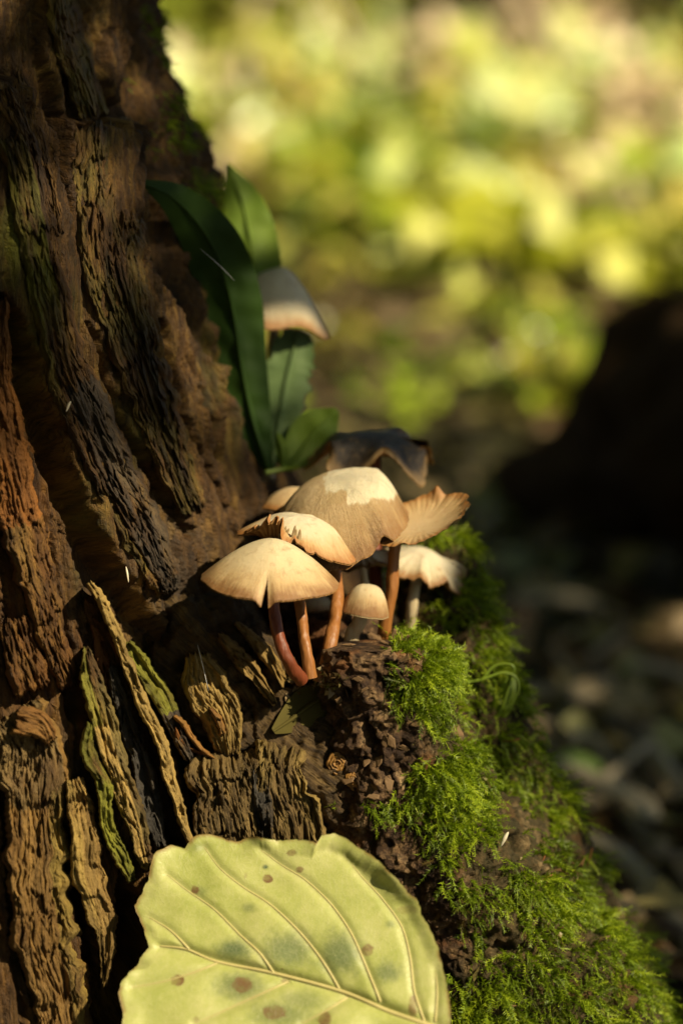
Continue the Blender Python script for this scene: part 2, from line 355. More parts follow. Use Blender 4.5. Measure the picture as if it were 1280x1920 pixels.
# ------------------------------------------------------------------ roots (knobbly stub, mossy ridges, the saddle under the stems)
RG = {}
def root(name, pts, nr, nc, amp, seed, m=BARK, endcap=True, gmask=None):
    p = np.array([np.append(W(x, y, d), r * .01) for x, y, d, r in pts]); Cs = spline(p, nr); C, r = Cs[:, :3], Cs[:, 3].copy()
    k = max(3, nr // 22)
    if endcap: r[:k] *= np.sqrt(np.clip(1 - ((k - np.arange(k)) / k) ** 2, .0004, 1))
    G = tubeV(C, r, nc); O = G - C[:, None]; O /= np.linalg.norm(O, axis=-1, keepdims=True) + 1e-9
    x, y, z = G[..., 0], G[..., 1], G[..., 2]
    l = fb(x * 55, y * 55, z * 55, 3, seed); md = fb(x * 170, y * 170, z * 170, 3, seed + 5); rg = 1 - np.abs(fb(x * 260, y * 260, z * 260, 3, seed + 9)) * 2.2; f = fb(x * 650, y * 650, z * 650, 2, seed + 13)
    dsp = amp * (.0045 * l + .0026 * md + .0016 * rg + .0009 * f - .0035 * ss(.2, .5, -md))
    Vv = G + O * dsp[..., None]
    gx, gy = PX(Vv.reshape(-1, 3)); gg = np.zeros(len(gx)) if gmask is None else gmask(gx, gy)
    T = np.cumsum(np.full(nr, 1)) * 0.0005
    an = np.linspace(0, 2 * math.pi, nc); gr = np.stack([np.broadcast_to(an[None] * r.mean(), (nr, nc)), np.broadcast_to(T[:, None], (nr, nc)), np.zeros((nr, nc))], -1)
    zz = np.zeros(nr * nc)
    o = mesh(name, Vv, gridf(nr, nc, True), m, stump, attrs=dict(green=gg, grain=gr.reshape(-1, 3), rust=zz, gray=zz, pale=zz))
    RG[name if name not in RG else name + '_b'] = Vv
    return o, Vv
mossy = lambda x, y: ss(-30, 60, x - np.interp(y, [1150, 1200, 1400, 1600, 1700, 1800, 1950], [760, 745, 790, 830, 900, 850, 800]))
root_o, rootV = root('root', [(722, 1205, 1.7, 1.25), (722, 1270, 1.8, 1.55), (738, 1400, 2.3, 1.75), (800, 1560, 3.0, 2.15), (900, 1740, 3.6, 2.6), (1010, 1960, 4.2, 3.1), (1150, 2300, 5, 3.6), (1350, 2800, 6, 4)], 330, 330, 1.0, 5, gmask=mossy)
root2_o, root2V = root('root', [(820, 1010, 7.2, .9), (828, 1120, 6.6, 1.15), (850, 1240, 5.8, 1.25), (900, 1400, 5.6, 1.4), (980, 1600, 6.0, 1.7), (1080, 1850, 6.6, 2.0), (1230, 2250, 7.5, 2.4), (1450, 2800, 8.5, 3)], 220, 160, .9, 35, gmask=lambda x, y: np.ones_like(x))
sad_o, sadV = root('root', [(250, 1130, 4.6, 2.0), (390, 1270, 3.4, 1.9), (520, 1400, 2.9, 1.75), (620, 1480, 3.1, 1.7), (700, 1560, 3.6, 1.6), (780, 1640, 4, 1.4)], 230, 200, 1.0, 55, WOODB)
back_o, backV = root('root', [(560, 1130, 6.4, 1.2), (640, 1230, 5.0, 1.3), (720, 1300, 4.6, 1.5), (800, 1400, 5, 1.6), (900, 1600, 5.5, 1.5)], 130, 120, .8, 75, BARK)

def bvh(grids):
    vs, fs, o = [], [], 0
    for G, wr in grids:
        v = G.reshape(-1, 3); vs.append(v); f = gridf(G.shape[0], G.shape[1], wr) + o; fs.append(f); o += len(v)
    return BVHTree.FromPolygons(np.concatenate(vs).tolist(), np.concatenate(fs).tolist())
def sub(G, a=4, b=4): return G[::a, ::b]
BV = bvh([(sub(SMOOTH, 5, 5), False), (sub(sadV, 3, 3), True), (sub(rootV, 3, 3), True)])
BT = bvh([(sub(SMOOTH, 5, 5), False)])
def hit(px, py, tree=BV, fallback=2.0):
    p = W(px, py, 0.0); d = p - CAM; d /= np.linalg.norm(d)
    h, n, i, t = tree.ray_cast(Vector(CAM), Vector(d))
    if h is None: return W(px, py, fallback), -FW, fallback
    n = np.array(n); n = -n if n @ d > 0 else n
    return np.array(h), n, ((np.array(h) - CAM) @ FW - D) * 100

# ------------------------------------------------------------------ strips and chunks of wood standing off the stump
def slab(pts, lift, thick, seed, m=WOOD, wave=1.0, rust=0., green=0., gray=0., pale=0., gl=None, jag=14, tree=BT, dd=None, name='wood_strip', soft=5., curl=0., step=2.2, fine=1.0):
    """pts: photo x, y, half width px along the strip, top to bottom. Lies on the trunk (or at its own distance dd)"""
    p = np.asarray(pts, float); ln = np.sum(np.hypot(*np.diff(p[:, :2], axis=0).T)); nr = int(max(14, ln / step)); hwm = p[:, 2].max(); nc = int(max(9, 2 * hwm / (step * .8)))
    sp = spline(p, nr); u = np.linspace(-1, 1, nc)
    cx, cy, hw = sp.T[:3]; tx = np.gradient(cx); ty = np.gradient(cy); q = np.hypot(tx, ty); tx /= q; ty /= q
    hw = hw * (1 + .14 * vn(np.arange(nr) * .09, np.zeros(nr), seed=seed))
    wob = wave * 5 * vn(np.arange(nr) * .035, np.ones(nr), seed=seed + 1)
    # base surface from a coarse sampling of what is behind it
    ks = np.linspace(0, nr - 1, max(5, nr // 12)).astype(int); base = np.zeros((len(ks), 3, 3)); nrm = np.zeros((len(ks), 3, 3)); dds = []
    for a, k in enumerate(ks):
        for b, uu in enumerate((-1, 0, 1)):
            if dd is None: h, n, e = hit(cx[k] + uu * hw[k], cy[k], tree)
            else:
                e = np.interp(k / (nr - 1), np.linspace(0, 1, len(dd)), dd); h, n = None, None
            dds.append(e)
    dds = np.array(dds).reshape(len(ks), 3)
    if dd is None: dds = np.stack([np.median(np.pad(dds, ((2, 2), (0, 0)), 'edge')[i:i + 5], axis=0) for i in range(len(ks))])
    t = np.arange(nr); DDc = np.stack([np.interp(t, ks, dds[:, b]) for b in range(3)], -1)
    U, Tt = np.meshgrid(u, t / (nr - 1))
    DDg = np.where(U < 0, DDc[:, 1:2] + (DDc[:, :1] - DDc[:, 1:2]) * -U, DDc[:, 1:2] + (DDc[:, 2:3] - DDc[:, 1:2]) * U)
    e0 = jag * (.6 * vn(u * hwm * .09, 0 * u, seed=seed + 2) + .6 * vn(u * hwm * .3, 0 * u, seed=seed + 3)); e1 = jag * (.6 * vn(u * hwm * .09, 0 * u + 5, seed=seed + 2) + .6 * vn(u * hwm * .3, 0 * u + 5, seed=seed + 3))
    Tn = (e0[None] + Tt * (ln - e0[None] + e1[None])) / ln
    ti = np.clip(Tn, -.1, 1.1) * (nr - 1); i0 = np.clip(ti.astype(int), 0, nr - 2); f = ti - i0
    gx = cx[i0] + (cx[i0 + 1] - cx[i0]) * f; gy = cy[i0] + (cy[i0 + 1] - cy[i0]) * f
    ed = (.10 * hwm * vn(np.arange(nr)[:, None] * .09 + 0 * U, np.sign(U) * 7.3, seed=seed + 4) + 2.6 * vn(np.arange(nr)[:, None] * .45 + 0 * U, np.sign(U) * 3.3, seed=seed + 5)) * np.abs(U) ** 3
    off = U * hw[:, None] + wob[:, None] + ed
    Px = gx - ty[i0] * off * -1 * -1 + 0; Px = gx + ty[i0] * off; Py = gy - tx[i0] * off
    a = U * hw.mean() * S; l = Tt * ln * S
    aw = a + wave * (.0005 * vn(a * 220, l * 90, seed=seed + 6) + .0016 * vn(a * 60, l * 30, seed=seed + 7))
    ck = fb(aw * 230, l * 20, o=4, seed=seed + 14, g=.6); ck2 = fb(aw * 520, l * 70, o=3, seed=seed + 15, g=.6); brk = fb(a * 160 + 2 * vn(a * 500, l * 60, seed=seed + 19), l * 150, o=3, seed=seed + 18)
    h = .0010 * fb(aw * 330, l * 24, o=3, seed=seed + 8, g=.6) + .0007 * fine * fb(aw * 1200, l * 170, o=3, seed=seed + 9, g=.7) + .0010 * fb(a * 360, l * 260, o=4, seed=seed + 10, g=.7)
    h = h - .0022 * np.exp(-(ck / .03) ** 2) * ss(-.35, .25, vn(a * 90, l * 35, seed=seed + 16)) - .0009 * np.exp(-(ck2 / .05) ** 2) * ss(-.3, .2, vn(a * 200, l * 90, seed=seed + 20)) - .0016 * ss(.16, .3, brk) + .0008 * fb(aw * 2100, l * 130, o=2, seed=seed + 17, g=.7)
    h = h + .0011 * wave * vn(a * 45, l * 60, seed=seed + 12) - .002 * ss(.32, .55, fb(a * 230, l * 120, o=3, seed=seed + 13))
    edge = np.clip(1 - np.abs(U), 0, 1) * hw.mean() / soft; tend = np.minimum(Tt, 1 - Tt) * ln / soft
    prof = np.sqrt(np.clip(1 - (1 - np.clip(edge, 0, 1)) ** 2, 0, 1)) * np.sqrt(np.clip(1 - (1 - np.clip(tend, 0, 1)) ** 2, 0, 1))
    front = lift * .001 + h * np.clip(edge, .15, 1) + curl * .001 * U * np.abs(U)
    z = front - (1 - prof) * (thick * .001)
    Vv = W(Px, Py, DDg - z * 100)
    # closed back
    zb = lift * .001 - thick * .001 * 1.02 - .0004
    Vb = W(Px, Py, DDg - (zb + 0 * z) * 100)
    V2 = np.concatenate([Vv.reshape(-1, 3), Vb.reshape(-1, 3)]); n = nr * nc
    F = gridf(nr, nc); F2 = F[:, ::-1] + n
    gr = np.stack([a + seed * .37, l + seed * .11, 0 * a], -1).reshape(-1, 3)
    if gl is None: gl = lambda U, T: 1.0
    at = lambda v: np.tile((v * np.ones_like(U)).ravel() if not callable(v) else np.asarray(v(U, Tt) * np.ones_like(U)).ravel(), 2)
    return mesh(name, V2, np.concatenate([F, F2]), m, stump, attrs=dict(grain=np.concatenate([gr, gr]), rust=at(rust), green=at(green), gray=at(gray), pale=at(pale)))
# upper slabs
slab([(196, 226, 62), (198, 330, 66), (206, 450, 62), (232, 580, 52), (275, 720, 46), (320, 850, 40), (365, 960, 26)], 4, 8, 101, soft=18, wave=.35, green=.25, jag=22)
slab([(30, 250, 42), (62, 380, 46), (82, 500, 44), (112, 640, 44), (158, 770, 46), (215, 890, 46), (262, 985, 46), (300, 1075, 36), (315, 1112, 20)], 4.5, 9, 102, soft=16, wave=.5, green=lambda U, T: .85 * np.exp(-((T - .2) / .14) ** 2) * (U < .4) + .25 * (U < -.5), gray=lambda U, T: .7 * (T > .45) * (U > -.4), jag=18)
slab([(15, 140, 46), (50, 240, 34), (85, 330, 22), (110, 440, 12)], 3, 7, 103, soft=12, wave=.4, jag=20)
slab([(110, -70, 30), (122, 40, 32), (148, 130, 34), (178, 222, 32)], 3.5, 6, 104, soft=14, wave=.3, green=.35, jag=16)
slab([(2, 560, 10), (-6, 680, 26), (5, 800, 38), (25, 900, 44), (50, 1000, 44), (75, 1100, 40), (100, 1200, 34), (130, 1290, 24)], 3.5, 8, 105, soft=16, wave=.6, rust=lambda U, T: .9 * (T < .55) + .35)
slab([(165, 1120, 16), (185, 1180, 24), (200, 1240, 24), (205, 1300, 14)], 4, 8, 106, soft=9, wave=.8, rust=.8, jag=12)
# left lower blocks
slab([(20, 1335, 60), (62, 1420, 72), (65, 1540, 62), (72, 1660, 62), (85, 1770, 62), (110, 1880, 52), (120, 1960, 40)], 5, 11, 107, soft=14, wave=.8, rust=.6, pale=.4, green=lambda U, T: .5 * (U > .45) * (T > .25), gray=lambda U, T: .7 * (T < .3) * (U < .8), jag=16)
slab([(28, 1345, 34), (70, 1362, 26), (95, 1395, 14)], 9, 6, 108, wave=1.2, rust=.95, pale=.3, jag=10)
slab([(20, 1160, 30), (40, 1230, 38), (60, 1300, 40)], 3, 8, 109, soft=12, wave=1., rust=.5, jag=14)
# the upright lamellae
slab([(140, 1460, 16), (150, 1520, 26), (162, 1600, 30), (182, 1690, 30), (196, 1770, 17), (190, 1850, 6)], 7, 11, 110, wave=1.4, rust=.5, pale=.7, green=lambda U, T: .5 * (U < -.2), jag=10)
slab([(168, 1352, 10), (172, 1400, 17), (190, 1460, 17), (196, 1515, 14), (212, 1572, 16), (232, 1620, 15), (242, 1655, 9)], 10, 13, 111, wave=1.6, green=1.0, jag=8)
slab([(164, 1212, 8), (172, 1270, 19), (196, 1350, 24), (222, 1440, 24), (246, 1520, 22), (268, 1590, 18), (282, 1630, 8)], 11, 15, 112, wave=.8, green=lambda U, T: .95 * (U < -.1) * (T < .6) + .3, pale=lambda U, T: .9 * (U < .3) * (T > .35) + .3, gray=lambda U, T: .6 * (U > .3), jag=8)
slab([(206, 1250, 8), (228, 1310, 16), (250, 1380, 20), (268, 1440, 21), (284, 1520, 20), (302, 1590, 14)], 6, 10, 113, WOODB, wave=.7, gray=1.0, jag=10)
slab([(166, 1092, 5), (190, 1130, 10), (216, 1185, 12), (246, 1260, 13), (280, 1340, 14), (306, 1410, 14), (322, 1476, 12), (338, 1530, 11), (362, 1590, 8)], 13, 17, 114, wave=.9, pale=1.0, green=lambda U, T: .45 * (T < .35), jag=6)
slab([(236, 1205, 9), (258, 1240, 19), (292, 1295, 20), (318, 1350, 17), (338, 1395, 15), (358, 1425, 9)], 9, 13, 115, wave=.9, green=lambda U, T: .9 * (T < .55), gray=lambda U, T: .8 * (T > .5), jag=6)
slab([(326, 1342, 4), (345, 1356, 8), (370, 1388, 7), (392, 1412, 6), (408, 1424, 3)], 13, 6, 116, wave=1.0, rust=1.0, pale=.3, jag=3)
slab([(330, 1362, 3), (338, 1385, 6), (352, 1400, 5), (385, 1412, 3)], 11, 5, 117, wave=1.0, rust=1.0, jag=3)
# lit lumps below the shadow of the caps
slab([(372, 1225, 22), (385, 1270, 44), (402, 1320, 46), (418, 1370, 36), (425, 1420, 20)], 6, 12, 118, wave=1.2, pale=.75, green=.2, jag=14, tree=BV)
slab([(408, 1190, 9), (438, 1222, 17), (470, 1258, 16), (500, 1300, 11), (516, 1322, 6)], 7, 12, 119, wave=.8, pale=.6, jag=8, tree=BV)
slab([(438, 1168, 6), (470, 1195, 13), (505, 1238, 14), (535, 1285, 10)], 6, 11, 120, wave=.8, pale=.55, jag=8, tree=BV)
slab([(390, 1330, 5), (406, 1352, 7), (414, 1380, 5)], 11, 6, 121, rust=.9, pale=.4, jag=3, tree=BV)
# chunk of grey-brown wood over the leaf
slab([(420, 1408, 60), (425, 1450, 76), (440, 1510, 76), (455, 1590, 78), (465, 1680, 78)], 0, 16, 122, WOODB, wave=.8, gray=.1, pale=.35, jag=16, dd=(1.3, .5, .3, .4, .6), name='wood_chunk', step=2.2)
slab([(530, 1396, 50), (520, 1440, 40), (532, 1490, 50), (548, 1540, 54), (560, 1620, 54)], 0, 16, 123, WOODB, wave=1.4, green=.2, pale=.4, jag=18, dd=(1.2, .5, .2, .3, .6), name='wood_chunk', step=2.2)
slab([(485, 1440, 10), (492, 1500, 17), (498, 1560, 16), (500, 1630, 12)], 0, 8, 124, WOODB, wave=1.2, gray=1., jag=8, dd=(.5, .1, .1, .3))

# bark flakes and knots of the root
def flake_mesh(seed):
    r = np.random.default_rng(seed); n = 9; a = np.sort(r.uniform(0, 2 * math.pi, n)); rad = r.uniform(.6, 1.1, n)
    o = np.stack([np.cos(a) * rad, np.sin(a) * rad * .7, r.uniform(-.12, .12, n)], -1)
    top = np.concatenate([o * [.8, .8, 1] + [0, 0, .25], o, [[0, 0, .33]], [[0, 0, -.2]]])
    F = [[i, (i + 1) % n, 2 * n] for i in range(n)] + [[n + i, n + (i + 1) % n, (i + 1) % n, i] for i in range(n)] + [[n + (i + 1) % n, n + i, 2 * n + 1] for i in range(n)]
    me = bpy.data.meshes.new('bark_flake'); me.from_pydata(top.tolist(), [], F); me.materials.append(FLAKE); me.update(); return me
FLM = [flake_mesh(i) for i in range(7)]
BR = bvh([(sub(rootV, 2, 2), True)])
def place_flake(px, py, size, spin, tiltz=.3, me=None):
    h, n, e = hit(px, py, BR, 1.5)
    n = n + rng.normal(0, tiltz, 3); n /= np.linalg.norm(n)
    o = bpy.data.objects.new('bark_flake', me or FLM[rng.integers(7)]); COL.objects.link(o)
    q = Vector(n).to_track_quat('Z', 'Y').to_matrix().to_4x4() @ Matrix.Rotation(spin, 4, 'Z')
    o.parent = root_o; o.matrix_parent_inverse = root_o.matrix_world.inverted()
    s = size * S
    o.matrix_local = Matrix.Translation(Vector(stump.location) * 0) @ Matrix.Translation(Vector(h + n * .0004)) @ q @ Matrix.Diagonal((s, s, s * .32, 1))
for i in range(34):
    px = rng.uniform(625, 790); py = rng.uniform(1195, 1500)
    if px > 745 and rng.random() < .6: continue
    place_flake(px, py, rng.uniform(8, 19), rng.uniform(0, 6.3), .42)
for px, py, s in ((708, 1200, 27), (742, 1195, 20), (727, 1225, 20), (776, 1228, 20), (785, 1245, 16), (655, 1212, 18), (838, 1305, 18), (852, 1370, 24), (858, 1395, 18), (760, 1262, 14)):
    place_flake(px, py, s, rng.uniform(0, 6.3), .2)
def knot(px, py, r, dd):
    n = 48; m = 22; ph = np.linspace(0, 2 * math.pi, n, endpoint=False); t = np.linspace(0, 1, m); T, Ph = np.meshgrid(t, ph, indexing='ij')
    rr = r * (.02 + T * (1 + .16 * vn(np.cos(Ph) * 2, np.sin(Ph) * 2, seed=px))); h = .25 * np.cos(T * 21) * (1 - .3 * T) + 1.2 * (1 - T ** 2.5) - .6 * np.exp(-(T / .25) ** 2) + .3 * vn(Ph * 3, T * 8, seed=px + 1)
    return mesh('knot', W(px + rr * np.cos(Ph), py + rr * np.sin(Ph), dd - h * r * S * 100 * .35), gridf(m, n, True), KNOT, root_o)
KNOT = plain('golden_knot', (.22, .11, .025), .5)
for a in ((632, 1432, 20, 1.1), (712, 1432, 24, .9), (664, 1462, 17, .9)):
    k = knot(*a); k.matrix_parent_inverse = Matrix.Translation(-Vector(stump.location)); k.matrix_parent_inverse = Matrix.Identity(4)
# ------------------------------------------------------------------ mushrooms
def mushroom(label, c, R, H, stem, srad, m, sm, gm=GILL, tilt=(0, 0), p=1.6, notch=None, deform=None, wave=.02, seed=0, ns=220, nt_=36, th0=.0022, patch=None, attach=0., gills=True, group=None, name='mushroom', cat='mushroom'):
    """c: rim centre (world), R/H cm, stem: list of (px,py,dd), tilt: degrees to the right / towards the viewer"""
    root_ = empty(name, W(*stem[-1]), label, cat, group)
    R *= .01; H *= .01
    rot = np.array(Matrix.Rotation(R_(tilt[0]), 3, 'Y') @ Matrix.Rotation(R_(tilt[1]), 3, 'X'))
    a0, a1 = (notch[0][0], notch[0][0] + 2 * math.pi) if notch else (0, 2 * math.pi)
    ph0 = np.linspace(a0, a1, ns)
    def surf(t, under, n_phi=ph0):
        T, P = np.meshgrid(t, n_phi, indexing='ij')
        Pm = P.copy(); drop = 0
        if notch:
            for f0, wd, t0 in notch:
                g = wd * ss(t0, 1, T); d = (P - f0 + math.pi) % (2 * math.pi) - math.pi
                sg = np.where((P - f0) % (2 * math.pi + 1e-6) < math.pi, 1, -1); Pm = Pm + sg * g * np.exp(-(d / .45) ** 2); drop = drop - .16 * H * ss(t0 - .1, 1, T) * np.exp(-(d / .07) ** 2)
        rim = 1 + wave * (vn(np.cos(P) * 2.2 + 9, np.sin(P) * 2.2, seed=seed) + .5 * vn(np.cos(P) * 7 + 9, np.sin(P) * 7, seed=seed + 1)) * T ** 3 + .25 * wave * vn(P * 16, 0 * P, seed=seed + 2) * T ** 8
        z = H * (1 - T ** p) + .06 * H * vn(np.cos(P) * 1.7, np.sin(P) * 1.7 + T * 2, seed=seed + 3) * T + drop
        r = R * T * rim
        if under:
            th_ = th0 * (1 - T) + .00035; z = z - th_ - .0007 * ss(.1, .3, T) * (1 - ss(.9, 1, T)) * (.5 + .5 * np.sin(P * 64)) - .0012 * ss(0, .5, T) * (1 - ss(.5, 1., T))
        L_ = np.stack([r * np.cos(Pm), r * np.sin(Pm), z], -1)
        if deform is not None: L_ = deform(L_, T, P, R, H)
        return L_ @ rot.T + c, T, P
    wrapf = lambda nr, nc: gridf(nr, nc)
    Vt, T, P = surf(np.linspace(.004, 1, nt_), False)
    at = dict(cap=np.stack([T, P, 0 * T], -1).reshape(-1, 3))
    if patch is not None: at['patch'] = patch(T, P, Vt).ravel()
    cap = mesh('cap', Vt, wrapf(*T.shape)[:, ::-1], m, root_, attrs=at)
    if gills:
        nsu = 420 if ns > 150 else 200
        Vu, T2, P2 = surf(np.linspace(1, .1, 16), True, np.linspace(a0, a1, nsu))
        mesh('gills', Vu, gridf(*T2.shape)[:, ::-1], gm, root_, attrs=dict(cap=np.stack([T2, P2, 0 * T2], -1).reshape(-1, 3)))
    top = np.array([attach, 0, H * .86 - th0 * .5]) @ rot.T + c
    pts = [top] + [W(*s) for s in stem]
    tube('stem', pts, list(np.array(srad) * .01), sm, root_, n=20, rows=70, closed=False, jit=.0003)
    return root_
# 1 front cap with a split rim
mushroom('cream conical mushroom cap with a split notch in its rim, on a curved red-brown stem', W(506, 1087, 0), 1.70, 1.06, [(512, 1120, .15), (518, 1170, .1), (530, 1215, 0), (546, 1248, .1), (566, 1276, .5)], [.14, .14, .145, .15, .16, .17, .18],
         CAPM, STEM_RED, tilt=(4, 3), p=1.55, notch=[(R_(-92), .05, .66)], wave=.025, seed=3, ns=300, nt_=50)
# 2 ragged cap behind it
def ragged(L, T, P, R, H):
    d = (P - R_(-118) + math.pi) % (2 * math.pi) - math.pi; g = np.exp(-(d / .75) ** 2)
    n = vn(P * 6, 0 * P, seed=91); n2 = vn(P * 17, T * 3, seed=92)
    e = ss(.62, 1, T) * g; L = L.copy(); L[..., 2] += e * R * (.44 + .16 * n + .10 * n2); r = 1 - e * (.12 + .10 * n2); L[..., 0] *= r; L[..., 1] *= r
    d2 = (P - R_(-20) + math.pi) % (2 * math.pi) - math.pi; L[..., 2] -= ss(.5, 1, T) * np.exp(-(d2 / .6) ** 2) * R * .16
    L[..., 2] += R * .05 * vn(np.cos(P) * 3, np.sin(P) * 3 + T, seed=93) * T
    return L
m2 = mushroom('cream mushroom cap with a torn, rolled-up ragged rim behind the notched cap', W(556, 1018, 1.5), 1.52, .74, [(560, 1090, 1.5), (566, 1160, 1.0), (574, 1220, .6), (584, 1272, .6)], [.15, .15, .15, .15, .16, .17],
         CAP2, STEM_OR, tilt=(8, 2), p=2.0, deform=ragged, wave=.05, seed=13, ns=300, nt_=44)
for i in range(6):
    x = 528 + i * 6 + rng.uniform(-3, 3); y = 1004 + 2 * (i % 3)
    tube('torn_gill', [W(x, y + 8, .3), W(x + rng.uniform(-3, 3), y - 4, .35), W(x + rng.uniform(-7, 7), y - 12 - rng.uniform(0, 8), .3)], [.0004, .0005, .0002], GILLP, m2, n=5, rows=8)
# 3 big cracked cap
def tent(L, T, P, R, H):
    L = L.copy(); x = L[..., 0] / R; y = L[..., 1] / R
    L[..., 2] += R * (.40 * x * T - 1.15 * np.clip(x - .62, 0, 1) * ss(.5, 1, T) * 1.2 + .05 * fb(x * 3, y * 3, o=3, seed=41) * T)
    L[..., 2] -= R * .32 * ss(.55, 1, T) * np.exp(-((P - R_(290)) / .7) ** 2)
    L[..., 2] += R * .05 * vn(P * 5, T * 2, seed=45) * ss(.6, 1, T)
    return L
def pch(T, P, V):
    x, y = PX(V.reshape(-1, 3)); x = x.reshape(T.shape); y = y.reshape(T.shape)
    n = 16 * fb(x * .05, y * .05, o=4, seed=47, g=.65)
    return ss(-3, 3, np.minimum(np.minimum(x + n - 612, 742 - x + n), (944 - .02 * (x - 600)) + n - y - 22 * (x < 650)))
mushroom('largest tan mushroom cap, drooping, with a peeled cream patch on its crown', W(626, 980, 3.1), 2.06, 1.26, [(628, 1060, 2.7), (632, 1130, 2.0), (618, 1210, 1.2), (600, 1280, 1.1)], [.17, .17, .165, .16, .165, .18],
         CAP3, STEM_OR, tilt=(-6, 9), p=2.3, deform=tent, wave=.06, seed=23, ns=300, nt_=60, patch=pch)
# 4 upturned cap on the right
def saucer(L, T, P, R, H):
    L = L.copy(); x = L[..., 0] / R; y = L[..., 1] / R
    L[..., 2] = R * (.04 + .34 * T ** 2.0 * (.6 + .4 * np.cos(P - R_(20))) + .02 * vn(P * 4, T, seed=51) * T ** 2 + .05 * vn(P * 5, 0 * P, seed=52) * ss(.86, 1, T) + .006 * np.sin(P * 46) * ss(.4, 1, T)) + (L[..., 2] - H * (1 - T ** 2.0)) * .35
    sp = np.exp(-(((P - R_(62) + math.pi) % (2 * math.pi) - math.pi) / .10) ** 2); L[..., 2] += R * .16 * sp * ss(.75, 1, T)
    L[..., 2] -= R * .10 * ss(.3, 1, T) * np.exp(-(((P - R_(250) + math.pi) % (2 * math.pi) - math.pi) / .8) ** 2)
    return L
mushroom('upturned tan mushroom cap with a torn flared rim and exposed gill edge', W(786, 990, 2.7), 1.36, .3, [(738, 1050, 2.8), (734, 1110, 2.9), (724, 1160, 3.0), (716, 1230, 3.2)], [.17, .165, .16, .16, .165, .18],
         CAP4, STEM_OR, GILLP, tilt=(-7, 7), p=2.0, deform=saucer, wave=.08, seed=33, ns=300, nt_=44, attach=-.0055)
# 5..8 paler caps further back
def wavy(a, s):
    def f(L, T, P, R, H):
        L = L.copy(); L[..., 2] += R * a * (vn(np.cos(P) * 2 + 3, np.sin(P) * 2, seed=s) + .5 * vn(P * 7, 0 * P, seed=s + 1)) * ss(.3, 1, T); return L
    return f
mushroom('pale ragged mushroom cap with brown edge under the upturned cap', W(784, 1064, 5.6), 1.28, .58, [(776, 1110, 5.0), (768, 1180, 5.2), (764, 1260, 5.4)], [.14] * 5, CAPW, STEM_PALE, GILL, tilt=(14, 3), p=1.5, deform=wavy(.22, 61), wave=.12, seed=43, ns=160)
mushroom('small pale mushroom cap tucked behind the cracked cap and the small round one', W(680, 1052, 4.2), .75, .34, [(684, 1095, 4.4), (690, 1150, 4.5), (694, 1240, 4.6)], [.11] * 5, CAPW, STEM_PALE, GILLP, tilt=(-10, 0), p=1.5, deform=wavy(.15, 63), wave=.1, seed=46, ns=120)
mushroom('small round cream mushroom button half hidden by the rough bark', W(683, 1148, 2.2), .64, .74, [(674, 1168, 2.3), (660, 1190, 2.4), (655, 1240, 2.6)], [.2, .2, .19, .2, .2], CAPM, STEM_PALE, GILLP, tilt=(10, -4), p=2.9, wave=.02, seed=53, ns=200)
mushroom('small tan mushroom cap showing beside the trunk, left of the cracked cap', W(548, 942, 5.0), .85, .42, [(556, 1000, 5.2), (562, 1080, 5.4), (568, 1150, 5.8)], [.13] * 5, CAP4, STEM_PALE, tilt=(-6, 0), p=1.9, wave=.06, seed=63, ns=120)
mushroom('small pale mushroom cap glimpsed between the brown stems', W(592, 1138, 4.4), .5, .36, [(594, 1165, 4.5), (596, 1200, 4.7), (600, 1240, 5.0)], [.1] * 5, CAPW, STEM_PALE, GILLP, p=2.4, wave=.04, seed=73, ns=100)
def cone(L, T, P, R, H):
    L = L.copy(); d = (P - R_(-60) + math.pi) % (2 * math.pi) - math.pi; L[..., 2] += R * .16 * ss(.6, 1, T) * np.exp(-(d / .35) ** 2); return L
mushroom('pale grey conical mushroom cap growing high beside the dark strap leaf', W(507, 592, 9.5), 1.78, 1.5, [(512, 660, 9.4), (516, 740, 9.0), (512, 820, 8.4), (500, 900, 7.6)], [.16, .16, .16, .16, .17, .18], CAPW, STEM_PALE, tilt=(17, 4), p=1.35, deform=cone, wave=.05, seed=83, ns=160)
def shrivel(L, T, P, R, H):
    L = L.copy(); L[..., 2] += R * (.22 * vn(P * 1.6 + 2, 0 * P, seed=71) * ss(.3, 1, T) + .16 * np.cos(P * 5 + 1) * ss(.5, 1, T)); k = 1 - .12 * ss(.7, 1, T) * (1 + np.cos(P * 5 + 1)); L[..., 0] *= k; L[..., 1] *= k * .8; return L
mushroom('black shrivelled rotten mushroom cap with curled brown edge behind the cracked cap', W(700, 862, 6.2), 1.95, .78, [(700, 920, 6.3), (700, 1000, 6.3), (704, 1090, 6.0), (708, 1200, 5.4)], [.2] * 6, CAPD, STEM_RED, GILL, tilt=(4, 4), p=2.2, deform=shrivel, wave=.1, seed=93, ns=200, nt_=50)

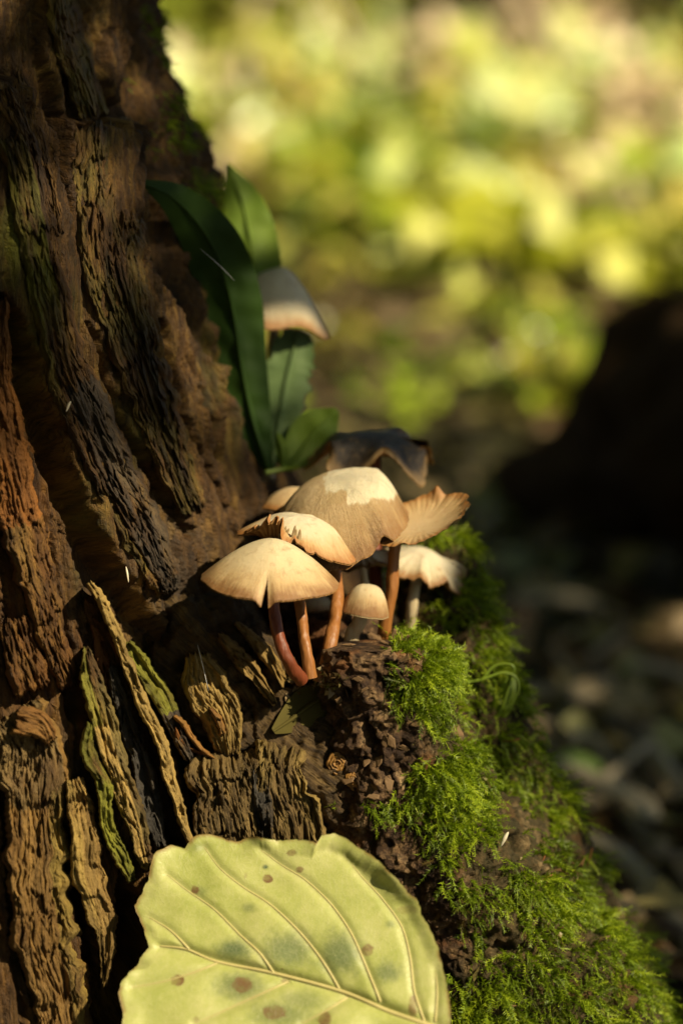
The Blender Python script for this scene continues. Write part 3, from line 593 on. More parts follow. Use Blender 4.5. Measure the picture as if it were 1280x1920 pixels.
# ------------------------------------------------------------------ the big fallen leaf in front
def fg_leaf():
    lf = empty('fallen_leaf', W(640, 2050, -3), 'large yellow-green fallen leaf with brown spots and raised veins', 'leaf')
    cr = lambda x, y: (200 + x * .53125, 1520 + y * .53125)
    pts = [(55, 753), (62, 715), (42, 645), (58, 602), (108, 548), (152, 482), (132, 420), (102, 340), (122, 300), (150, 248), (154, 200), (172, 148), (228, 124), (275, 136), (318, 86), (370, 84), (430, 108), (465, 112), (500, 94), (560, 103), (620, 110), (660, 105), (742, 116), (757, 90), (800, 83), (850, 104), (900, 140), (960, 180), (1005, 226), (1060, 288), (1092, 312), (1110, 370), (1155, 450), (1180, 530), (1196, 620), (1215, 753), (1215, 850), (1170, 960), (1050, 1060), (880, 1120), (650, 1130), (400, 1080), (200, 980), (90, 860)]
    pts = np.array([cr(*p) for p in pts]); cx, cy = cr(620, 560)
    ang = np.arctan2(pts[:, 1] - cy, pts[:, 0] - cx); o = np.argsort(ang); ang = ang[o]; rad = np.hypot(pts[:, 0] - cx, pts[:, 1] - cy)[o]
    n = 640; m = 130; ph = np.linspace(-math.pi, math.pi, n, endpoint=False)
    rr = np.interp(ph, np.concatenate([ang - 2 * math.pi, ang, ang + 2 * math.pi]), np.tile(rad, 3))
    rr += 2.2 * np.abs(vn(ph * 17, 0 * ph, seed=3)) + 1.0 * vn(ph * 60, 0 * ph, seed=4)
    t = np.linspace(.002, 1, m) ** .85; T, P = np.meshgrid(t, ph, indexing='ij'); X = cx + T * rr[None] * np.cos(P); Y = cy + T * rr[None] * np.sin(P)
    def depth(X, Y):
        q = (Y - 1580) / 340; d = -.75 - 2.1 * q - .0006 * (X - 530)
        mid = np.interp(X, [300, 400, 510, 640, 800, 900], [1780, 1800, 1830, 1865, 1920, 1960]); e = (Y - mid) / 300
        return d + .32 * np.exp(-(e / .05) ** 2) * .35 - .25 * np.abs(e) * .6 + .10 * vn(X * .014, Y * .014, seed=9)
    veins = [[(190, 480), (280, 490), (390, 535), (590, 575), (830, 640), (1000, 712), (1130, 758), (1230, 800)],
        [(150, 378), (225, 425), (290, 490)], [(215, 228), (280, 280), (380, 350), (470, 440), (540, 505), (590, 575)], [(345, 130), (400, 205), (480, 270), (580, 335), (680, 430), (760, 530), (820, 630)],
        [(545, 140), (620, 195), (700, 245), (790, 330), (860, 430), (910, 540), (965, 675)], [(840, 160), (900, 235), (970, 310), (1040, 410), (1070, 520), (1085, 640), (1120, 745)], [(1160, 560), (1165, 650), (1158, 745)],
        [(90, 625), (200, 605), (300, 575), (390, 540)], [(310, 755), (420, 705), (530, 655), (640, 605)], [(690, 753), (770, 710), (850, 660)], [(660, 195), (672, 150), (640, 110)], [(575, 160), (600, 120)], [(450, 220), (475, 160), (470, 125)]]
    near = np.full(X.shape, 1e9)
    for v in veins[:10]:
        d_, _ = polydist(X.ravel(), Y.ravel(), np.array([np.append(cr(*q), 0) for q in v])); near = np.minimum(near, d_.reshape(X.shape))
    Z = depth(X, Y) + .05 * np.exp(-(near / 9) ** 2)
    # rim folded back along the upper right
    fold = ss(.86, 1, T) * np.exp(-((P - R_(-52)) / .5) ** 2); Z = Z + .35 * fold * -1 + .12 * ss(.9, 1, T) * vn(P * 7, 0 * P, seed=12)
    G = W(X, Y, Z)
    sx, sy = (X - 200) / .53125, (Y - 1520) / .53125; wob = 1 + .35 * fb(sx * .05, sy * .05, o=4, seed=15, g=.6)
    spot = np.zeros(X.shape); bl = np.zeros(X.shape)
    for x, y, rx, ry, a in [(313, 282, 15, 15, 1), (568, 242, 18, 15, 1), (680, 210, 14, 13, .8), (652, 150, 17, 13, .8), (250, 600, 24, 21, 1), (480, 616, 38, 28, 1), (590, 715, 44, 26, .9), (770, 738, 24, 26, 1), (920, 495, 21, 21, .9), (1060, 352, 40, 16, .35), (1080, 692, 16, 40, .8), (490, 230, 6, 12, .4), (315, 738, 10, 10, .6), (630, 604, 16, 7, 1)]:
        e = np.hypot((sx - x) / rx, (sy - y) / ry) * wob; spot = np.maximum(spot, a * (1 - ss(.85, 1.05, e)))
    for x, y, rx, ry, a in [(450, 490, 60, 36, .9), (640, 490, 100, 62, .75), (825, 505, 76, 76, .8), (990, 572, 45, 36, .7), (470, 620, 90, 50, .7), (690, 670, 90, 40, .5), (560, 200, 10, 8, 1.2), (500, 345, 22, 16, .5), (1000, 402, 18, 14, .5), (325, 130, 30, 18, .4), (610, 720, 110, 50, .6), (330, 285, 26, 20, .4)]:
        bl = np.maximum(bl, a * np.exp(-(np.hypot((sx - x) / rx, (sy - y) / ry) * wob) ** 3))
    rimb = ss(.965, 1, T) * (.4 + .6 * ss(-.2, .4, vn(P * 12, 0 * P, seed=18)))
    ve = np.exp(-(near / 5) ** 2)
    V2 = np.concatenate([G.reshape(-1, 3), (G + FW * .0003).reshape(-1, 3)]); F = gridf(m, n, True)
    last = (m - 1) * n + np.arange(n); rimF = np.stack([last, last + m * n, np.roll(last, -1) + m * n, np.roll(last, -1)], -1)
    at = {k: np.tile(v.ravel(), 2) for k, v in dict(spot=spot, blotch=bl, rimb=rimb, vein=ve).items()}
    at['lp'] = np.tile(np.stack([X, Y, 0 * X], -1).reshape(-1, 3), (2, 1)) * .001
    k = M_('fallen_leaf_blade'); lp = k.attr('lp', True); n1 = k.noise(lp, 9, 4); n2 = k.noise(lp, 60, 5, .65); n3 = k.noise(lp, 420, 3, .7)
    vo = k.n('TexVoronoi', feature='DISTANCE_TO_EDGE', Scale=120); wv = k.n('VectorMath', operation='MULTIPLY_ADD'); nn = k.n('TexNoise', Scale=40.); k.l(lp, nn.inputs[0]); k.l(nn.outputs['Color'], wv.inputs[0]); wv.inputs[1].default_value = (.012, .012, 0); k.l(lp, wv.inputs[2]); k.l(wv.outputs[0], vo.inputs['Vector'])
    net = k.ramp(vo.outputs[0], [(0., 1.), (.06, 0.)])
    c = k.ramp(k.math('ADD', k.math('MULTIPLY', n1, .6), k.math('MULTIPLY', n2, .4)), [(.38, (.35, .385, .095)), (.52, (.43, .45, .14)), (.64, (.49, .49, .19))])
    c = k.mix(k.math('MULTIPLY', k.attr('blotch'), 1.0, True), c, (.09, .13, .055)); c = k.mix(k.math('MULTIPLY', net, .26), c, (.56, .54, .26))
    c = k.mix(k.math('MULTIPLY', k.attr('vein'), .35), c, (.45, .42, .19)); c = k.mix(k.math('MULTIPLY', k.attr('spot'), k.ramp(n2, [(.35, .45), (.6, 1.)])), c, (.19, .11, .045)); c = k.mix(k.attr('rimb'), c, (.25, .17, .05))
    k.bump(k.math('ADD', k.math('MULTIPLY', net, .7), k.math('MULTIPLY', n3, .5)), .00008, .6)
    k.set(c, .45, .4); k.translucent(k.mix(1., c, (1.1, 1.1, .6), 'MULTIPLY'), .22)
    mesh('blade', V2, np.concatenate([F, F[:, ::-1] + m * n, rimF]), k.m, lf, attrs=at)
    kv = M_('leaf_vein'); kv.set(kv.mix(kv.noise(kv.obj(), 600, 3), (.36, .29, .11), (.50, .45, .19)), .5, .4)
    for i, v in enumerate(veins):
        q = np.array([cr(*a) for a in v]); s = spline(q, len(v) * 7); c3 = W(s[:, 0], s[:, 1], depth(s[:, 0], s[:, 1]) + .05)
        r = np.linspace(.00022, .00075, len(c3)) if i == 0 else np.linspace(.00008, .00036 if i < 7 else .00028, len(c3)) if i < 10 else np.full(len(c3), .00012)
        mesh('midrib' if i == 0 else 'vein', tubeV(c3, r, 7), gridf(len(c3), 7, True), kv.m, lf)
fg_leaf()

# ------------------------------------------------------------------ green leaves, tendril, splinters, threads
def leafblade(name, label, pts, hw, m, cat='leaf', fold=.25, serr=0, seed=0, group=None, nseg=60, nc=13, twist=0):
    """pts: (px,py,dd) along the midrib; hw: half widths in px"""
    lf = empty(name, W(*pts[-1]), label, cat, group)
    c = spline(np.array(pts, float), nseg); w_ = spline(np.array(hw, float)[:, None], nseg)[:, 0]; w_[0] = .3
    tx, ty = np.gradient(c[:, 0]), np.gradient(c[:, 1]); q = np.hypot(tx, ty); tx /= q; ty /= q
    u = np.linspace(-1, 1, nc); w2 = w_[:, None] * (1 + serr * vn(np.arange(nseg)[:, None] * .55, np.sign(u)[None] * 3 + 0 * u, seed=seed))
    X = c[:, 0:1] + ty[:, None] * u * w2; Y = c[:, 1:2] - tx[:, None] * u * w2; Z = c[:, 2:3] + fold * np.abs(u) * w_[:, None] * S * 100 + twist * u * w_[:, None] * S * 100 + .08 * vn(X * .03, Y * .03, seed=seed + 1)
    G = W(X, Y, Z); n = nseg * nc; V2 = np.concatenate([G.reshape(-1, 3), (G + FW * .0003).reshape(-1, 3)]); F = gridf(nseg, nc)
    mesh('blade', V2, np.concatenate([F, F[:, ::-1] + n]), m, lf)
    cc = W(c[:, 0], c[:, 1], c[:, 2] - .02); mesh('midrib', tubeV(cc, np.linspace(.0003, .0008, nseg), 6), gridf(nseg, 6, True), m, lf)
    return lf
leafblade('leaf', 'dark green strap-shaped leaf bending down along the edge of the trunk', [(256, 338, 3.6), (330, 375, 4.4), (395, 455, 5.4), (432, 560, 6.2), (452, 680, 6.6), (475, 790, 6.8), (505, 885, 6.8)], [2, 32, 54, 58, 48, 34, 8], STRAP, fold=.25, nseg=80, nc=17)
leafblade('leaf', 'broad mid-green leaf behind the strap leaf, against the trunk edge', [(425, 305, 9.5), (452, 370, 9.5), (468, 440, 9.2), (480, 520, 9.0), (495, 600, 8.6)], [3, 34, 50, 46, 8], MIDG, fold=.2, seed=4, serr=.05)
leafblade('leaf', 'blue-green ragged leaf hanging under the pale conical mushroom', [(560, 618, 8.8), (545, 680, 8.6), (532, 740, 8.4), (520, 810, 8.0), (508, 885, 7.4)], [26, 44, 40, 26, 6], BLUEG, fold=.2, serr=.18, seed=8)
leafblade('leaf', 'rounded green leaf beside the black rotten mushroom', [(632, 768, 7.8), (600, 800, 7.6), (568, 840, 7.4), (540, 880, 7.0)], [6, 40, 38, 6], MIDG, fold=.25, seed=11)
leafblade('leaf', 'slim pale green leaf stalk lying at the foot of the trunk edge', [(560, 876, 6.6), (530, 880, 6.6), (498, 886, 6.4)], [3, 5, 4], TEND, fold=.1, seed=12, nseg=20)
leafblade('leaf', 'short upright light green leaf between the strap leaf and the rounded leaf', [(520, 812, 7.0), (528, 840, 7.0), (532, 880, 6.8)], [3, 12, 6], MIDG, fold=.2, seed=14, nseg=30)
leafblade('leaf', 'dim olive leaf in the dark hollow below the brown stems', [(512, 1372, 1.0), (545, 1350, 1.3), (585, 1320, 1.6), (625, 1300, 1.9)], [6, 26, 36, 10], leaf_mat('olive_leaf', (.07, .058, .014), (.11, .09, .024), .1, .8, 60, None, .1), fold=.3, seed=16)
td = empty('tendril', W(905, 1300, 4.0), 'curled light green tendril looping beside the moss', 'tendril')
tube('stem', [W(850, 1282, 4.0), W(900, 1275, 4.0), W(940, 1262, 4.0), (W(966, 1270, 4.0)), W(972, 1295, 4.0), W(955, 1325, 4.0)], [.0004, .0004, .0004, .00035, .0003, .0002], TEND, td, n=7, rows=40)
tube('stem', [W(900, 1280, 4.1), W(925, 1250, 4.1), W(955, 1246, 4.0), W(964, 1258, 4.0), W(945, 1268, 4.0)], [.0004, .0004, .00035, .0003, .0002], TEND, td, n=7, rows=40)
leafblade('leaf', 'small crumpled light green leaf below the curled tendril', [(962, 1262, 4.2), (950, 1300, 4.2), (938, 1335, 4.3), (925, 1350, 4.4)], [4, 18, 16, 3], TEND, fold=.4, seed=21)
def sliver(label, a, b, r, m=WHITE, cat='splinter', name='splinter'):
    o = tube(name, [a, (np.array(a) + b) / 2 + [0, 0, .0003], b], [r * .4, r, r * .3], m, None, n=6, rows=9); return tag(o, label, cat)
def on(px, py, lift=.35, tree=BV):
    h, n, e = hit(px, py, tree); return W(px, py, e - lift)
sliver('tiny pale splinter stuck upright beside the deep furrow, above the other', on(124, 772, .9), on(133, 752, 1.1), .00032)
sliver('thin white splinter standing in the shaded furrow of the trunk', on(236, 1062, .9), on(241, 1092, .9), .00026)
sliver('pale chip standing in the sunlit moss on the root', W(938, 1588, 1.0), W(953, 1560, .9), .0006, cat='chip', name='wood_chip')
sliver('fine grey silk thread above the lit lump of wood', on(370, 1208, 1.2), on(391, 1296, 1.2), .00006, SILK, 'thread', 'silk_thread')
sliver('fine pale silk thread across the dark strap leaf', W(374, 465, 3.0), W(440, 526, 3.0), .00005, SILK, 'thread', 'silk_thread')

# ------------------------------------------------------------------ moss
def moss_shoots(P, N, ln, seed, bright):
    """feathery shoots: a curved stem with small leaflets; one mesh"""
    r = np.random.default_rng(seed); n = len(P); k = 7
    dirn = N * .75 + np.array([0.25, -.25, -.15]) + r.normal(0, .42, (n, 3)); dirn /= np.linalg.norm(dirn, axis=1, keepdims=True)
    side = np.cross(dirn, r.normal(0, 1, (n, 3))); side /= np.linalg.norm(side, axis=1, keepdims=True); nn = np.cross(side, dirn)
    bend = np.array([0, 0, -1.]) * r.uniform(.25, .9, (n, 1)) + r.normal(0, .3, (n, 3))
    t = np.linspace(0, 1, k)
    Cc = P[:, None] + ln[:, None, None] * (dirn[:, None] * t[None, :, None] + bend[:, None] * (t[None, :, None] ** 2) * .55)
    wd = (.00012 + .00006 * r.random(n))[:, None, None] * (1 - .7 * t)[None, :, None]
    a = Cc + side[:, None] * wd; b = Cc - side[:, None] * wd
    V = [np.stack([a, b], 2).reshape(-1, 3)]; idx = (np.arange(n) * k * 2)[:, None] + np.arange(k - 1)[None] * 2
    F = [np.stack([idx, idx + 1, idx + 3], -1).reshape(-1, 3), np.stack([idx, idx + 3, idx + 2], -1).reshape(-1, 3)]
    col = [np.repeat(bright, k * 2)]
    o = len(V[0])
    for s in range(1, k):
        for sg in (-1, 1):
            for rep in (0, 1):
                p0 = Cc[:, s] * (1 - .4 * rep) + Cc[:, s - 1] * .4 * rep; tg = Cc[:, s] - Cc[:, s - 1]; tg /= np.linalg.norm(tg, axis=1, keepdims=True)
                L = ln[:, None] * r.uniform(.16, .30, (n, 1)) * (1 - .45 * s / k); d = side * sg * .8 + tg * .75 + nn * r.normal(.15, .35, (n, 1)); wv = tg * L * .16
                tri = np.stack([p0 - wv, p0 + wv, p0 + d * L], 1); V.append(tri.reshape(-1, 3)); F.append(o + np.arange(n * 3).reshape(-1, 3)); o += n * 3
                col.append(np.repeat(bright * r.uniform(.8, 1.25, n), 3))
    return np.concatenate(V), np.concatenate(F), np.concatenate(col)
def sample(G, n, dens, seed):
    r = np.random.default_rng(seed); nr, nc = G.shape[:2]; i = r.integers(0, nr - 1, n); j = r.integers(0, nc, n); j2 = (j + 1) % nc
    P = G[i, j] + (G[i + 1, j] - G[i, j]) * r.random((n, 1)) + (G[i, j2] - G[i, j]) * r.random((n, 1))
    nn = gnorm(G)[i, j]; cen = G.mean(1)[i]; nn = np.where(((P - cen) * nn).sum(1)[:, None] < 0, -nn, nn)
    x, y = PX(P); keep = r.random(n) < dens(x, y, P); vis = (nn @ (-FW)) > -.45
    keep &= vis; return P[keep], nn[keep]
def dens1(x, y, P):
    e = ss(-25, 40, x - np.interp(y, [1150, 1200, 1260, 1330, 1400, 1480, 1600, 1700, 1800, 1830, 1950], [748, 742, 730, 758, 772, 755, 800, 850, 905, 840, 830]))
    hol = fb(x * .017, y * .013, o=4, seed=5, g=.6); m = e * ss(-.34, -.02, hol)
    for bx_, by_, r1, r2 in ((775, 1235, 34, 30), (850, 1370, 24, 55), (840, 1300, 26, 30), (800, 1400, 40, 40), (940, 1730, 50, 45), (690, 1300, 40, 200)):
        m = m * (1 - .93 * np.exp(-(((x - bx_) / r1) ** 2 + ((y - by_) / r2) ** 2) ** 2))
    m = np.maximum(m, .8 * np.exp(-(((x - 735) / 50) ** 2 + ((y - 1515) / 12) ** 2)))
    m = np.maximum(m, ss(20, 60, y - 1800) * ss(0, 40, x - 820) * .9)
    return m
P1, N1 = sample(rootV, 42000, dens1, 3)
P2, N2 = sample(root2V, 15000, lambda x, y, P: ss(-.45, -.1, fb(x * .014, y * .014, o=3, seed=15)), 4)
tg = V; rt = np.random.default_rng(44); ii = rt.integers(60, 240, 9000); jj = rt.integers(330, 515, 9000); tx_, ty_ = bx[ii, jj], by[ii, jj]
kt = (rt.random(9000) < .5 * ss(.05, .35, fb(tx_ * .02, ty_ * .02, o=2, seed=83)) * ss(R_(62), R_(80), TH[ii, jj]) * (ty_ < 420)); P3 = V[ii, jj][kt]; N3 = OUT[ii, jj][kt]
P = np.concatenate([P1, P2, P3]); N = np.concatenate([N1, N2, N3]); mr = np.random.default_rng(8)
clump = fb(P[:, 0] * 130, P[:, 1] * 130, P[:, 2] * 130, 2, 9)
ln = (.0030 + .0034 * mr.random(len(P))) * (1 + .5 * clump); ln[len(P) - len(P3):] *= .55; br = np.clip(1 + .8 * clump + .3 * mr.normal(0, 1, len(P)), .15, 2)
Vm, Fm, cm_ = moss_shoots(P, N, ln, 12, br)
k = M_('moss'); c = k.ramp(k.math('MULTIPLY', k.attr('tone'), .5), [(.10, (.075, .05, .010)), (.24, (.06, .085, .004)), (.5, (.14, .21, .006)), (.85, (.31, .38, .016))])
k.set(c, .5, .35); k.translucent(k.mix(1., c, (1.2, 1.3, .5), 'MULTIPLY'), .35)
tag(mesh('moss', Vm, Fm, k.m, None, False, dict(tone=cm_)), 'bright green feathery moss covering the root', 'moss', kind='stuff')
print('moss tris', len(Fm))
for i, (x0, y0, x1, y1, dd) in enumerate([(985, 1660, 1036, 1640, 1.8), (1005, 1680, 1030, 1645, 1.9), (995, 1640, 1022, 1604, 2.0), (1050, 1740, 1090, 1700, 3.0), (1090, 1640, 1110, 1590, 4.5), (940, 1390, 975, 1385, 3.6), (1040, 1750, 1045, 1725, 2.4)]):
    o = tube('moss_stalk', [W(x0, y0, dd + .3), W((x0 + x1) / 2 + 3, (y0 + y1) / 2 + 2, dd), W(x1, y1, dd)], [.00012, .0001, .0002], SPORO, None, n=5, rows=10)
    tag(o, 'thin reddish brown moss stalk sticking out of the green moss', 'stalk', 'reddish stalks in the moss')

# ------------------------------------------------------------------ ground, litter and undergrowth
def GP(px, py, z=0.0):
    d = W(px, py, 0.0) - CAM; t = (z - CAM[2]) / d[2]; return CAM + d * t
n = 90; q = np.linspace(-1, 1, n); q = np.sign(q) * np.abs(q) ** 3 * 120; GX, GY = np.meshgrid(q, q); GZ = .02 * fb(GX * 2, GY * 2, o=3, seed=1) + .15 * fb(GX * .2, GY * .2, o=2, seed=2) * ss(3, 9, np.hypot(GX, GY)) - .012
k = M_('forest_soil'); p = k.obj(); a = k.noise(p, 9, 6, .65); b = k.noise(p, 60, 5, .65)
k.bump(b, .02); k.set(k.mix(k.ramp(a, [(.35, 0.), (.65, 1.)]), k.ramp(b, [(.4, (.022, .014, .007)), (.65, (.10, .07, .032))]), (.06, .062, .018)), .9, .2)
tag(mesh('ground', np.stack([GX, GY, GZ], -1), gridf(n, n), k.m), kind='structure')
def leaf_shapes(c, d, nrm, L, Wd, droop):
    """folded diamond leaves: 6 corners, 4 triangles each"""
    s = np.cross(d, nrm); s /= np.linalg.norm(s, axis=1, keepdims=True) + 1e-9
    L = L[:, None]; Wd = Wd[:, None]; up = nrm * L * .08
    mid = c + d * L * .5 + up * 1.4; tip = c + d * L - nrm * L * droop[:, None]
    a1 = c + d * L * .35 + s * Wd + up * 2.2; b1 = c + d * L * .35 - s * Wd + up * 2.2
    V = np.stack([c, a1, mid, b1, tip], 1); nl = len(c); o = (np.arange(nl) * 5)[:, None]
    F = np.concatenate([o + [0, 1, 2], o + [0, 2, 3], o + [1, 4, 2], o + [2, 4, 3]]); return V.reshape(-1, 3), F
def unit(v): return v / (np.linalg.norm(v, axis=-1, keepdims=True) + 1e-9)
def cloud_leaves(r, c, size, flat=.6, face=None):
    nl = len(c); d = unit(r.normal(0, 1, (nl, 3)) * [1, 1, .45]); nr = unit(r.normal(0, 1, (nl, 3)) * (1 - flat) + np.array([0, 0, 1.]) * flat * 1.6 + (0 if face is None else np.asarray(face)))
    nr = unit(nr - (nr * d).sum(1)[:, None] * d); L = size * r.uniform(.65, 1.25, nl); return leaf_shapes(c, d, nr, L, L * r.uniform(.24, .36, nl), r.uniform(0, .25, nl))
def litter_mat(name, cols, tr=.2, rough=.5):
    k = M_(name); g = k.n('NewGeometry'); f = g.outputs['Random Per Island']; st = [(i / max(1, len(cols) - 1), c) for i, c in enumerate(cols)]
    c = k.ramp(f, st); k.set(c, rough, .4); k.translucent(c, tr); return k.m
LIT = litter_mat('leaf_litter', [(.05, .03, .012), (.16, .1, .04), (.11, .055, .018), (.26, .2, .09), (.16, .15, .03), (.07, .04, .015), (.33, .24, .12), (.14, .12, .05)])
r = np.random.default_rng(21)
def scatter(n, y0, y1, spread, seed):
    r = np.random.default_rng(seed); y = y0 + (y1 - y0) * r.random(n) ** 1.4; x = r.uniform(-1, 1, n) * (spread * (y + .6) + .25); return np.stack([x, y, np.zeros(n)], -1)
c = np.concatenate([scatter(5200, .12, 2.2, .42, 1), scatter(4200, 1.6, 9, .34, 2)]); c[:, 2] = r.uniform(.004, .03, len(c))
Vl, Fl = cloud_leaves(r, c, np.where(np.arange(len(c)) < 5200, .034, .06), .7); tag(mesh('leaf_litter', Vl, Fl, LIT, None, False), 'fallen dry leaves scattered over the forest floor', 'leaf litter', kind='stuff')
GREENS = [litter_mat('yellow_green_foliage', [(.10, .12, .006), (.22, .26, .010), (.38, .42, .018), (.54, .55, .04), (.75, .70, .16)], .42, .25), litter_mat('fresh_green_foliage', [(.07, .12, .008), (.16, .26, .012), (.29, .41, .022), (.43, .54, .04), (.65, .7, .2)], .42, .22),  # palest tone of each list paints sun highlights onto a few leaves
          litter_mat('olive_foliage', [(.09, .085, .008), (.2, .19, .014), (.34, .31, .025), (.55, .46, .09)], .35, .3), litter_mat('dry_tan_foliage', [(.22, .16, .06), (.42, .31, .14), (.6, .46, .24), (.8, .64, .38)], .3, .4)]
TWIG = plain('green_brown_twig', (.10, .085, .035)); TRUNKM = plain('forest_bark', (.10, .075, .045), .85, .2); PALEB = plain('pale_peeling_bark', (.52, .40, .28), .6)
def plant(name, label, cat, group, base, h, wd, nl, size, m, seed, stems=5, flat=.55, broad=0, bsize=.1, bm=None):
    r = np.random.default_rng(seed); o = empty(name, base, label, cat, group); base = np.asarray(base, float); VV, FF, c = [], [], []; off = 0
    for i in range(stems):
        a = r.uniform(0, 6.28); e = base + [math.cos(a) * wd * r.uniform(.2, 1), math.sin(a) * wd * r.uniform(.2, 1), h * r.uniform(.6, 1)]; mid = base * .5 + e * .5 + [0, 0, h * .12]
        C = spline(np.array([base, mid, e]), 9); v = tubeV(C, np.linspace(h * .012 + .001, .001, 9), 5); VV.append(v.reshape(-1, 3)); FF.append(gridf(9, 5, True) + off); off += 45
        t = r.integers(2, 9, nl // stems + 1); c.append(C[t] + r.normal(0, wd * .16, (len(t), 3)) * [1, 1, .8])
    mesh('stem', np.concatenate(VV), np.concatenate(FF), TWIG, o); c = np.concatenate(c); c[:, 2] = np.maximum(c[:, 2], .01)
    v, f = cloud_leaves(r, c, size, flat, (.3, -.5, .3)); mesh('foliage', v, f, m, o, False)
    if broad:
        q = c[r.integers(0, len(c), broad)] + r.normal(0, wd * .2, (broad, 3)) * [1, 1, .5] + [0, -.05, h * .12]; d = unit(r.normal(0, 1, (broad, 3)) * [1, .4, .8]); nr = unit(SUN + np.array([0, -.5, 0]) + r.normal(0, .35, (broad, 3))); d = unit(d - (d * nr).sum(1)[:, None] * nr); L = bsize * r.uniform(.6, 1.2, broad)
        v, f = leaf_shapes(q, d, nr, L, L * .42, r.uniform(0, .2, broad)); tag(mesh('glint_leaf_cluster', v, f, bm, o, False), kind='stuff')  # extra pale leaves turned to the sun, added as bright bokeh discs
    return o
GLINT_LEAF = [litter_mat('glint_yellow_green_leaf', [(.42, .5, .03), (.66, .7, .08), (.9, .88, .36), (.52, .62, .04)], .2, .3), litter_mat('glint_green_leaf', [(.35, .52, .07), (.55, .66, .16), (.74, .78, .4), (.4, .6, .1)], .2, .3), litter_mat('glint_olive_leaf', [(.5, .42, .06), (.6, .5, .1), (.72, .62, .22)], .2, .35), litter_mat('glint_cream_leaf', [(.85, .64, .40), (.9, .72, .46), (.8, .56, .34)], .15, .4)]  # very light leaf colours with sun glints painted in
r = np.random.default_rng(31)
for i in range(34):
    y = 1.15 + 1.25 * (i / 34) + r.uniform(-.1, .1); x = r.uniform(-.12, .22) * (y + .55); mi = r.choice([0, 2, 2, 1, 1], 1)[0]; lab = ['low yellow-green herb', 'low green herb', 'low olive herb'][mi] + ' blurred in the shaded litter behind the mushrooms'
    plant('undergrowth_plant', lab, 'plant', 'low herbs behind the mushrooms', (x, y, 0), r.uniform(.03, .08), r.uniform(.05, .12), 26, r.uniform(.03, .05), GREENS[mi], 1300 + i, 4)
for i in range(120):
    y = 2.2 + 6.9 * (i / 120) ** 1.15 + r.uniform(-.2, .2); x = r.uniform(-.20, .27) * (y + .55); mi = r.choice([0, 0, 0, 1, 1, 1, 2, 3], 1)[0]; tall = ss(2, 7, y)
    lab = ['yellow-green leafy herb blurred on the sunlit forest floor', 'fresh green leafy herb blurred on the sunlit forest floor', 'olive leafy herb blurred on the sunlit forest floor', 'dry tan leafy weed blurred on the sunlit forest floor'][mi]
    plant('undergrowth_plant', lab, 'plant', 'blurred undergrowth plants', (x, y, 0), r.uniform(.07, .15) + .24 * tall, r.uniform(.12, .22), 60, r.uniform(.045, .08), GREENS[mi], 300 + i, broad=int(r.integers(3, 8)), bsize=.05 + .011 * y, bm=GLINT_LEAF[mi])
for i in range(40):
    y = 8 + 7 * (i / 40) + r.uniform(-.5, .5); x = r.uniform(-.22, .30) * (y + .55); mi = r.choice([0, 0, 1, 1, 1, 2, 3], 1)[0]
    lab = ['yellow-green bush', 'fresh green bush', 'olive green bush', 'dry tan bush'][mi] + ' blurred far back in the sunlit wood'
    plant('bush', lab, 'bush', 'blurred bushes far back', (x, y, 0), r.uniform(.9, 1.9), r.uniform(.6, 1.1), 420, r.uniform(.10, .15), GREENS[mi], 500 + i, 9, .35, broad=12, bsize=.2, bm=GLINT_LEAF[mi])
for i in range(44):                                         # the undergrowth goes on to both sides of the view
    y = 2.6 + 6 * (i / 44) + r.uniform(-.2, .2); x = (.21 + .2 * r.random()) * (y + .55) * (-1 if i % 2 else 1.3); mi = r.choice([0, 0, 0, 1, 1, 1, 2, 3], 1)[0]
    lab = ['yellow-green leafy herb', 'fresh green leafy herb', 'olive leafy herb', 'dry tan leafy weed'][mi] + ' blurred on the sunlit forest floor'
    plant('undergrowth_plant', lab, 'plant', 'blurred undergrowth plants', (x, y, 0), r.uniform(.1, .35), r.uniform(.12, .22), 60, r.uniform(.045, .08), GREENS[mi], 1500 + i, broad=5, bsize=.05 + .011 * y, bm=GLINT_LEAF[mi])
# pale leaning stems in the background
def WD(px, py, d): return W(px, py, (d - D) * 100)
for i, (a, b, d, rad, lab) in enumerate([((590, -60), (745, 330), 5.6, .012, 'pale pinkish sapling stem leaning among the sunlit bushes'), ((930, -60), (1090, 220), 6.2, .014, 'pale tan sapling stem leaning beside the brightest bushes'), ((455, 100), (405, 300), 4.2, .014, 'short tan sapling stem close behind the trunk edge')]):
    o = empty('sapling', WD(b[0], b[1], d), lab, 'sapling'); p0 = WD(a[0], a[1], d); p1 = WD(b[0], b[1], d); e = p1 + (p1 - p0) * .25; o.location = e
    tube('stem', [p0 + (p0 - p1) * .6, p0, (p0 + p1) / 2 + [.02, 0, 0], p1, e], [rad * .6, rad * .9, rad, rad * 1.1, rad * 1.2], PALEB, o, n=10, rows=30, jit=.004)
    rr = np.random.default_rng(700 + i); t = rr.random(60)[:, None]; v, f = cloud_leaves(rr, p0 + (p1 - p0) * t + rr.normal(0, .13, (60, 3)), .065, .3, (.2, -.5, .2)); mesh('foliage', v, f, GREENS[3 if i < 2 else 0], o, False)
